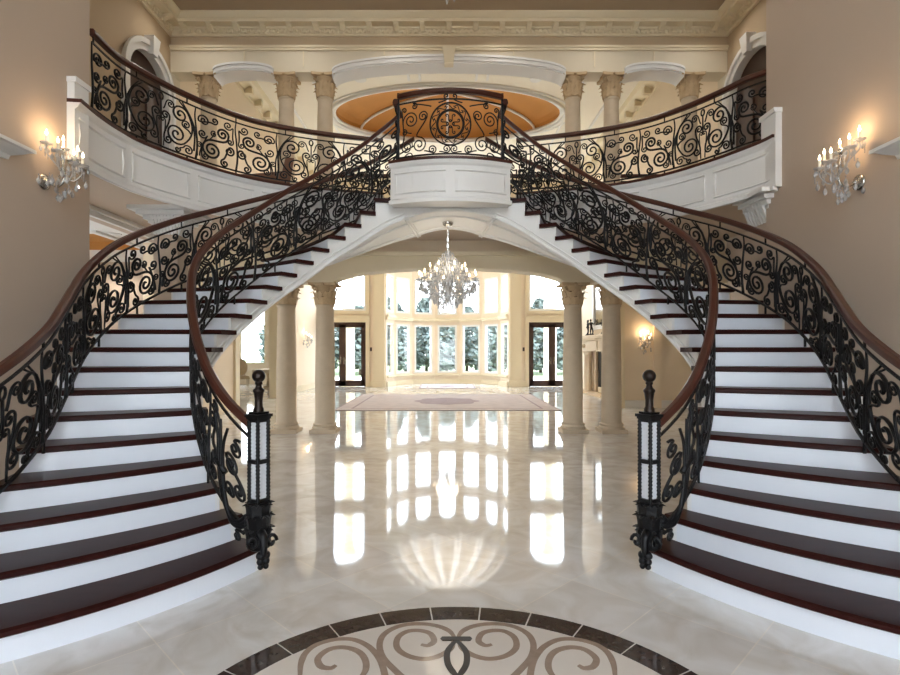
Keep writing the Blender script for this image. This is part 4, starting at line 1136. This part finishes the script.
downlight((-7.4, 11.85, 3.55), 'recessed light beyond the orange tray ceiling of the left side room', 'side room downlights', LAMP*120, .08)
def area(loc, rot, sx, sy, watt, col, name):
    l = bpy.data.lights.new(name, 'AREA'); l.shape = 'RECTANGLE'; l.size = sx; l.size_y = sy; l.energy = watt; l.color = col
    o = bpy.data.objects.new(name, l); COL.objects.link(o); o.location = loc; o.rotation_euler = rot; return o
area((0, 24.0, 6.9), (pi, 0, 0), 2.6, 1.2, 110, (1, .97, .92), 'dome_rib_fill_light')  # added fill light, no real fixture: brightens the dome ribs for the floor reflection
def portal(loc, rot, sx, sy, name):
    o = area(loc, rot, sx, sy, 1.0, (1, 1, 1), name); o.data.cycles.is_portal = True; return o
for a, b, zb, zt, r in fh: portal(((a+b)/2, -3.32, (zb+zt+r)/2), (-pi/2, 0, 0), b-a, zt+r-zb, 'front_window_daylight')
for i in range(7):
    p, q = bay[i], bay[i+1]; a = radians(90-25.714*(i+.5)); c = (2.9*sin(a), YF+2.9*cos(a))
    portal((c[0], c[1], 3.4), (pi/2, 0, -a), .9, 6.2, 'bay_daylight')
for s in (-1, 1): portal((s*DX, YF+.4, 3.9), (pi/2, 0, 0), 2.0, 7.6, 'door_daylight')
portal((-9.95, 7.7, 1.6), (pi/2, 0, pi/2), 3.0, 2.6, 'side_room_daylight')
portal((-8.8, 24.95, 2.2), (pi/2, 0, 0), 5.0, 2.9, 'breakfast_daylight')
# ------------------------------------------------------------------ floor medallion
def fl(x, y):
    d = 545*1.55/(y-350); return (-.055+(x-446)*d/545, d)
MC = (0.0, 1.985); MR = 1.30
t = thing('floor_medallion', (MC[0], MC[1], 0), 'round marble medallion inlaid in the floor with dark border and taupe scrolls', 'floor inlay')
mb = MB(); mb.prism([((MR-.155)*cos(2*pi*i/96), (MR-.155)*sin(2*pi*i/96)) for i in range(96)], -.01, .002); mb.build('field', M['field'], t)
nb = 27
for i in range(nb):
    a0 = pi/2+2*pi*(i-.5)/nb+.0035; a1 = pi/2+2*pi*(i+.5)/nb-.0035
    A = [lerp(a0, a1, q/6) for q in range(7)]
    mb = MB(); mb.prism([(MR*cos(a), MR*sin(a)) for a in A]+[((MR-.15)*cos(a), (MR-.15)*sin(a)) for a in reversed(A)], -.01, .002); mb.build('border_segment', M['inlay'], t)
RZ = [0]
def ribbon(pts, w):
    RZ[0] += 1; zt = .0034+.0003*(RZ[0] % 7)
    sp_ = spline(pts, 8); mb = MB(); top = []; n = len(sp_); cl = []
    for i in range(n):
        a, b = sp_[max(0, i-1)], sp_[min(n-1, i+1)]; dx, dy = b[0]-a[0], b[1]-a[1]; l = sqrt(dx*dx+dy*dy) or 1
        ww = w*(.55+.45*min(1, (i+1)/12, (n-i)/10))
        top.append([(sp_[i][0]-dy/l*ww, sp_[i][1]+dx/l*ww, zt), (sp_[i][0]+dy/l*ww, sp_[i][1]-dx/l*ww, zt)])
    mb.slab(top, [[(x, y, -.005) for x, y, z in r] for r in top]); return mb
inner = [(422,645),(429,646),(435,641.5),(431,634),(420,631),(408,632),(399,638),(398,648),(408,656),(425,659.5),(441,656),(452,648.5),(455,640)]
over = [(455,637),(450,631.5),(440,627),(425,624.5),(408,625),(394,629),(384,636),(380.5,646),(384,658),(395,670),(410,684),(425,700)]
eye2 = [(337,666),(331,669),(322,667),(319,659),(329,650.5),(343,648),(357,651),(365,658),(367,669),(360,682)]
over2 = [(301,678),(302,664),(307,653),(318,645),(336,640),(354,640),(369,646.5),(379,657),(384,668),(388,684),(396,704)]
for pl in (inner, over, eye2, over2):
    P = [fl(x, y) for x, y in pl]; P = [(x-MC[0]-.005, y-MC[1]) for x, y in P]
    for s in (1, -1): ribbon([(s*x, y) for x, y in P], .017).build('scroll', M['taupe'], t)
for k in range(1, 8):
    if k in (0, 1, 7): continue
    A = 2*pi*k/8
    for s in (1, -1):
        pl = [(.62+.2*cos(q*.5)*(1-q/16), s*.19+s*.2*sin(q*.5)*(1-q/16)) for q in range(14)]
        ribbon([(x*cos(A+pi/2)-y*sin(A+pi/2), x*sin(A+pi/2)+y*cos(A+pi/2)) for x, y in pl], .02).build('scroll', M['taupe'], t)
ov_ = [(0, .92), (.03, .86), (.05, .79), (.045, .70), (.02, .63), (0, .60)]
for s in (1, -1): ribbon([(s*x, y-.0) for x, y in ov_], .016).build('pointed_oval', M['ornament'], t)
mb = MB(); mb.prism([(-.075, .915), (.075, .915), (.085, .935), (.075, .953), (-.075, .953), (-.085, .935)], -.005, .0062); mb.build('cross_bar', M['ornament'], t)

# ------------------------------------------------------------------ rugs
def rug(x0, x1, y0, y1, label):
    t = thing('area_rug', ((x0+x1)/2, (y0+y1)/2, 0), label, 'rug'); a, b = (x1-x0)/2, (y1-y0)/2; w_ = min(.4, a*.25)
    mb = MB(); mb.box(-a+w_, a-w_, -b+w_, b-w_, 0, .012); mb.build('field', M['rug'], t)
    mb = MB()
    for q in ((-a, a, -b, -b+w_), (-a, a, b-w_, b), (-a, -a+w_, -b+w_, b-w_), (a-w_, a, -b+w_, b-w_)): mb.box(*q, 0, .012)
    mb.build('border', M['rug'], t)
    mb = MB()
    for q in ((-a, a, -b, -b+.05), (-a, a, b-.05, b), (-a, -a+.05, -b, b), (a-.05, a, -b, b), (-a+w_, a-w_, -b+w_, -b+w_+.06), (-a+w_, a-w_, b-w_-.06, b-w_), (-a+w_, -a+w_+.06, -b+w_, b-w_), (a-w_-.06, a-w_, -b+w_, b-w_)): mb.box(*q, .005, .0135)
    mb.build('border_stripe', M['rug_border'], t)
    mb = MB(); mb.prism([(a*.32*cos(2*pi*i/40)*(1+.08*cos(8*2*pi*i/40)), b*.4*sin(2*pi*i/40)*(1+.08*cos(8*2*pi*i/40))) for i in range(40)], .005, .0138); mb.build('centre_medallion', M['rug_border'], t)
rug(-2.95, 2.9, 13.9, 19.0, 'large faded grey patterned rug on the marble floor beyond the columns')
rug(-1.15, 1.15, 22.0, 24.4, 'small faded rug on the floor of the window bay')

# ------------------------------------------------------------------ fireplace with statues
t = thing('fireplace', (GX, 19.2, 0), 'carved stone fireplace against the right wall of the far room', 'fireplace')
m2 = MB(); m2.box(-.44, 0, -1.75, 1.75, 1.96, 2.08); m2.box(-.38, 0, -1.68, 1.68, 1.90, 1.96); m2.build('mantel_shelf', M['stone'], t)
m2 = MB(); m2.box(-.32, 0, -1.6, 1.6, 1.5, 1.90)
for y in (-1.4, 1.4): m2.ball((-.33, y, 1.7), .09, 12, 8, .9)
m2.box(-.35, 0, -.35, .35, 1.55, 1.86); m2.build('frieze', M['stone'], t)
for y in (-1.45, -1.2, -.95, .95, 1.2, 1.45):
    m2 = MB(); m2.lathe([(.10,0),(.10,.08),(.085,.1),(.075,.14),(.075,.8),(.066,1.36),(.085,1.4),(.10,1.46),(.10,1.5)], 14, (-.25, y, 0)); m2.build('jamb_column', M['stone'], t)
for a, b in ((-1.6, -.6), (.6, 1.6)):
    m2 = MB(); m2.box(-.12, 0, a, b, 0, 1.5); m2.build('surround', M['stone'], t)
m2 = MB(); m2.box(-.03, 0, -.6, .6, 0, 1.5); m2.build('firebox', M['statue'], t)
m2 = MB(); m2.box(-.6, 0, -1.8, 1.8, 0, .03); m2.build('hearth', M['stone2'], t)
t = thing('overmantel_mirror', (GX, 19.2, 2.3), 'tall white framed mirror above the fireplace mantel', 'mirror')
m2 = MB()
for q in ((-1.2, -1.05, 0, 2.4), (1.05, 1.2, 0, 2.4), (-1.05, 1.05, 0, .15), (-1.05, 1.05, 2.25, 2.4)): m2.box(-.08, -.002, q[0], q[1], q[2], q[3])
m2.build('frame', M['white'], t); m2 = MB(); m2.box(-.03, -.004, -1.05, 1.05, .15, 2.25); m2.build('mirror_glass', M['chrome'], t)
def statue(loc, lab, lean, rz):
    t = thing('bronze_figurine', loc, lab, 'statue', 'bronzes on the mantel', rz=rz)
    m2 = MB(); m2.lathe([(.11,0),(.11,.03),(.08,.05),(.08,.07)], 14); m2.build('plinth', M['statue'], t)
    m2 = MB(); l = lean
    m2.tube(spline([(.04,.0,.07),(.045,.0,.17),(.02+l*.2,0,.29)], 4), [.022]*3+[.028]*3+[.034]*3, 8)
    m2.tube(spline([(-.04,.03,.07),(-.035,-.01,.17),(-.01+l*.2,0,.29)], 4), [.022]*3+[.028]*3+[.034]*3, 8)
    m2.tube(spline([(l*.2,0,.27),(l*.5,0,.37),(l*.8,0,.45),(l,0,.52)], 4), [.045,.045,.043,.04,.042,.046,.052,.055,.05,.04,.028,.022,.02], 10)
    m2.ball((l*1.1, 0, .565), .036, 12, 8, 1.2)
    m2.tube(spline([(l+.045,0,.48),(l+.10,.02,.42),(l+.14,.05,.50),(l+.15,.05,.60)], 4), [.018]*6+[.014]*7, 6)
    m2.tube(spline([(l-.045,0,.48),(l-.10,.02,.38),(l-.07,.06,.30)], 4), [.018]*5+[.014]*4, 6)
    m2.build('figure', M['statue'], t)
statue((GX-.2, 20.55, 2.08), 'dark bronze figurine at the far end of the mantel', .02, 1.2)
statue((GX-.2, 20.05, 2.08), 'dark bronze figurine second from the far end of the mantel', -.03, -.5)
statue((GX-.2, 18.5, 2.08), 'dark bronze figurine partly behind the right columns', .03, .4)

# ------------------------------------------------------------------ chair and table of the breakfast room, armchair upstairs
t = thing('oval_back_chair', (-8.15, 21.6, 0), 'cream oval-back dining chair seen through the left opening', 'chair', rz=.5)
m2 = MB(); m2.box(-.27, .27, -.25, .25, .40, .46); m2.box(-.25, .25, -.23, .23, .46, .52); m2.build('seat', M['upholstery'], t)
m2 = MB(); m2.prism([(.24*cos(2*pi*i/24), .32*sin(2*pi*i/24)) for i in range(24)], -.02, .03); m2.mapped(lambda p: (p[0], .27+p[2]+.12*(p[1]+.3), .86+p[1])); m2.build('backrest', M['upholstery'], t)
m2 = MB(); m2.tube([(.25*cos(2*pi*i/24), .275+.12*(.33*sin(2*pi*i/24)+.3), .86+.33*sin(2*pi*i/24)) for i in range(24)], .022, 6, closed=True)
for x in (-.18, .18): m2.tube([(x*.8, .27, .60), (x, .25, .45)], .02, 6)
m2.build('back_frame', M['stone'], t)
for x, y in ((-.23,-.21),(.23,-.21),(-.23,.22),(.23,.22)):
    m2 = MB(); m2.lathe([(.014,0),(.018,.1),(.024,.34),(.028,.41)], 8, (x, y, 0)); m2.build('leg', M['stone'], t)
t = thing('dining_table', (-7.35, 22.4, 0), 'low round table with beige cloth beside the oval-back chair', 'table')
m2 = MB(); m2.lathe([(.62,.62),(.64,.74),(.63,.76),(.01,.762)], 28); m2.build('tabletop', M['linen'], t)
m2 = MB(); m2.lathe([(.3,0),(.28,.04),(.08,.1),(.06,.4),(.1,.62)], 16); m2.build('pedestal', M['stone2'], t)
t = thing('leather_armchair', (-3.28, 9.5, FL2), 'brown leather armchair behind the left balcony railing', 'armchair', rz=-1.2)
m2 = MB(); m2.box(-.32, .32, -.34, .30, .14, .44); m2.build('seat', M['leather'], t)
m2 = MB(); m2.slab([[(x, y+.12*z, z+.02*cos(x*4)) for x in (-.32, -.16, 0, .16, .32)] for y, z in ((.22, .3), (.24, .7), (.27, .98))], [[(x, y+.16+.12*z, z+.02*cos(x*4)) for x in (-.32, -.16, 0, .16, .32)] for y, z in ((.22, .3), (.24, .7), (.25, .98))]); m2.build('backrest', M['leather'], t)
for x in (-1, 1):
    m2 = MB(); a, b = sorted((x*.32, x*.44)); m2.hexa([(a,-.34,.14),(b,-.34,.14),(b,.36,.14),(a,.36,.14)], [(a,-.34,.56),(b,-.34,.56),(b,.40,.72),(a,.40,.72)]); m2.build('armrest', M['leather'], t)
for x, y in ((-.34,-.28),(.34,-.28),(-.34,.28),(.34,.28)):
    m2 = MB(); m2.lathe([(.018,0),(.026,.14)], 8, (x, y, 0)); m2.build('leg', M['dark_wood'], t)

# ------------------------------------------------------------------ garden beyond the windows
def tree(x, y, h, wd, seed, label):
    rnd = random.Random(seed); t = thing('garden_tree', (x, y, -.35), label, 'tree', 'trees beyond the far windows')
    m2 = MB(); m2.tube(spline([(0,0,0),(.05,0,h*.3),(-.04,.03,h*.6),(0,0,h*.9)], 4), [lerp(.14, .03, i/12) for i in range(13)], 7)
    for k in range(6): a = k*1.1; z = h*(.3+.09*k); m2.tube([(0,0,z),(wd*.3*cos(a),wd*.3*sin(a),z+h*.1)], .03, 5)
    m2.build('trunk', M['bark'], t)
    c = MB()
    for q in range(1900):
        u = rnd.random(); z = h*(.10+.9*u); rr = wd*.5*(sin(pi*min(1, .18+.80*u))**.6)*sqrt(rnd.random())*1.05; a = rnd.uniform(0, 2*pi)
        px, py, pz = rr*cos(a), rr*sin(a), z+rnd.uniform(-.1, .1); s_ = rnd.uniform(.14, .32); n = nrm((rnd.gauss(0,1), rnd.gauss(0,1), rnd.gauss(0,1))); uu = nrm(cross(n, (.3,.5,.8))); vv = cross(n, uu)
        c.add([(px+uu[0]*s_, py+uu[1]*s_, pz+uu[2]*s_), (px+vv[0]*s_*.6, py+vv[1]*s_*.6, pz+vv[2]*s_*.6), (px-uu[0]*s_, py-uu[1]*s_, pz-uu[2]*s_), (px-vv[0]*s_*.6, py-vv[1]*s_*.6, pz-vv[2]*s_*.6)], [(0,1,2,3)])
    c.build('crown', M['foliage'], t)
rt_ = random.Random(5); ns = ['first','second','third','fourth','fifth','sixth','seventh','eighth','ninth']
for i in range(9): tree(-13+3.25*i+rt_.uniform(-.15, .15), 42+rt_.uniform(-.6, .6), rt_.uniform(4.0, 5.2), 2.9, 50+i, 'garden tree of the nearer row beyond the far windows, %s from the left' % ns[i])
for i in range(8): tree(-11.4+3.25*i+rt_.uniform(-.15, .15), 46.5+rt_.uniform(-.6, .6), rt_.uniform(5.0, 6.9), 3.0, 80+i, 'taller garden tree of the back row beyond the far windows, %s from the left' % ns[i])
PCX = ((-4.78, 'left'), (4.98, 'right'))
for x, nm in PCX:
    t = thing('porch_column', (x, 26.4, -.22), 'pale porch column outside the %s french doors' % nm, 'column', 'porch columns outside', kind='thing')
    m2 = MB(); m2.box(-.38,.38,-.38,.38,0,.2); m2.lathe([(.36,.2),(.36,.28),(.3,.34)], 20); m2.build('base', M['stone'], t)
    m2 = MB(); m2.lathe([(.3,.34),(.3,3),(.26,8.0)], 20); m2.build('shaft', M['cream_trim'], t)
    m2 = MB(); m2.lathe([(.26,8.0),(.36,8.3),(.36,8.4)], 20); m2.box(-.4,.4,-.4,.4,8.4,8.55); m2.build('capital', M['cream_trim'], t)
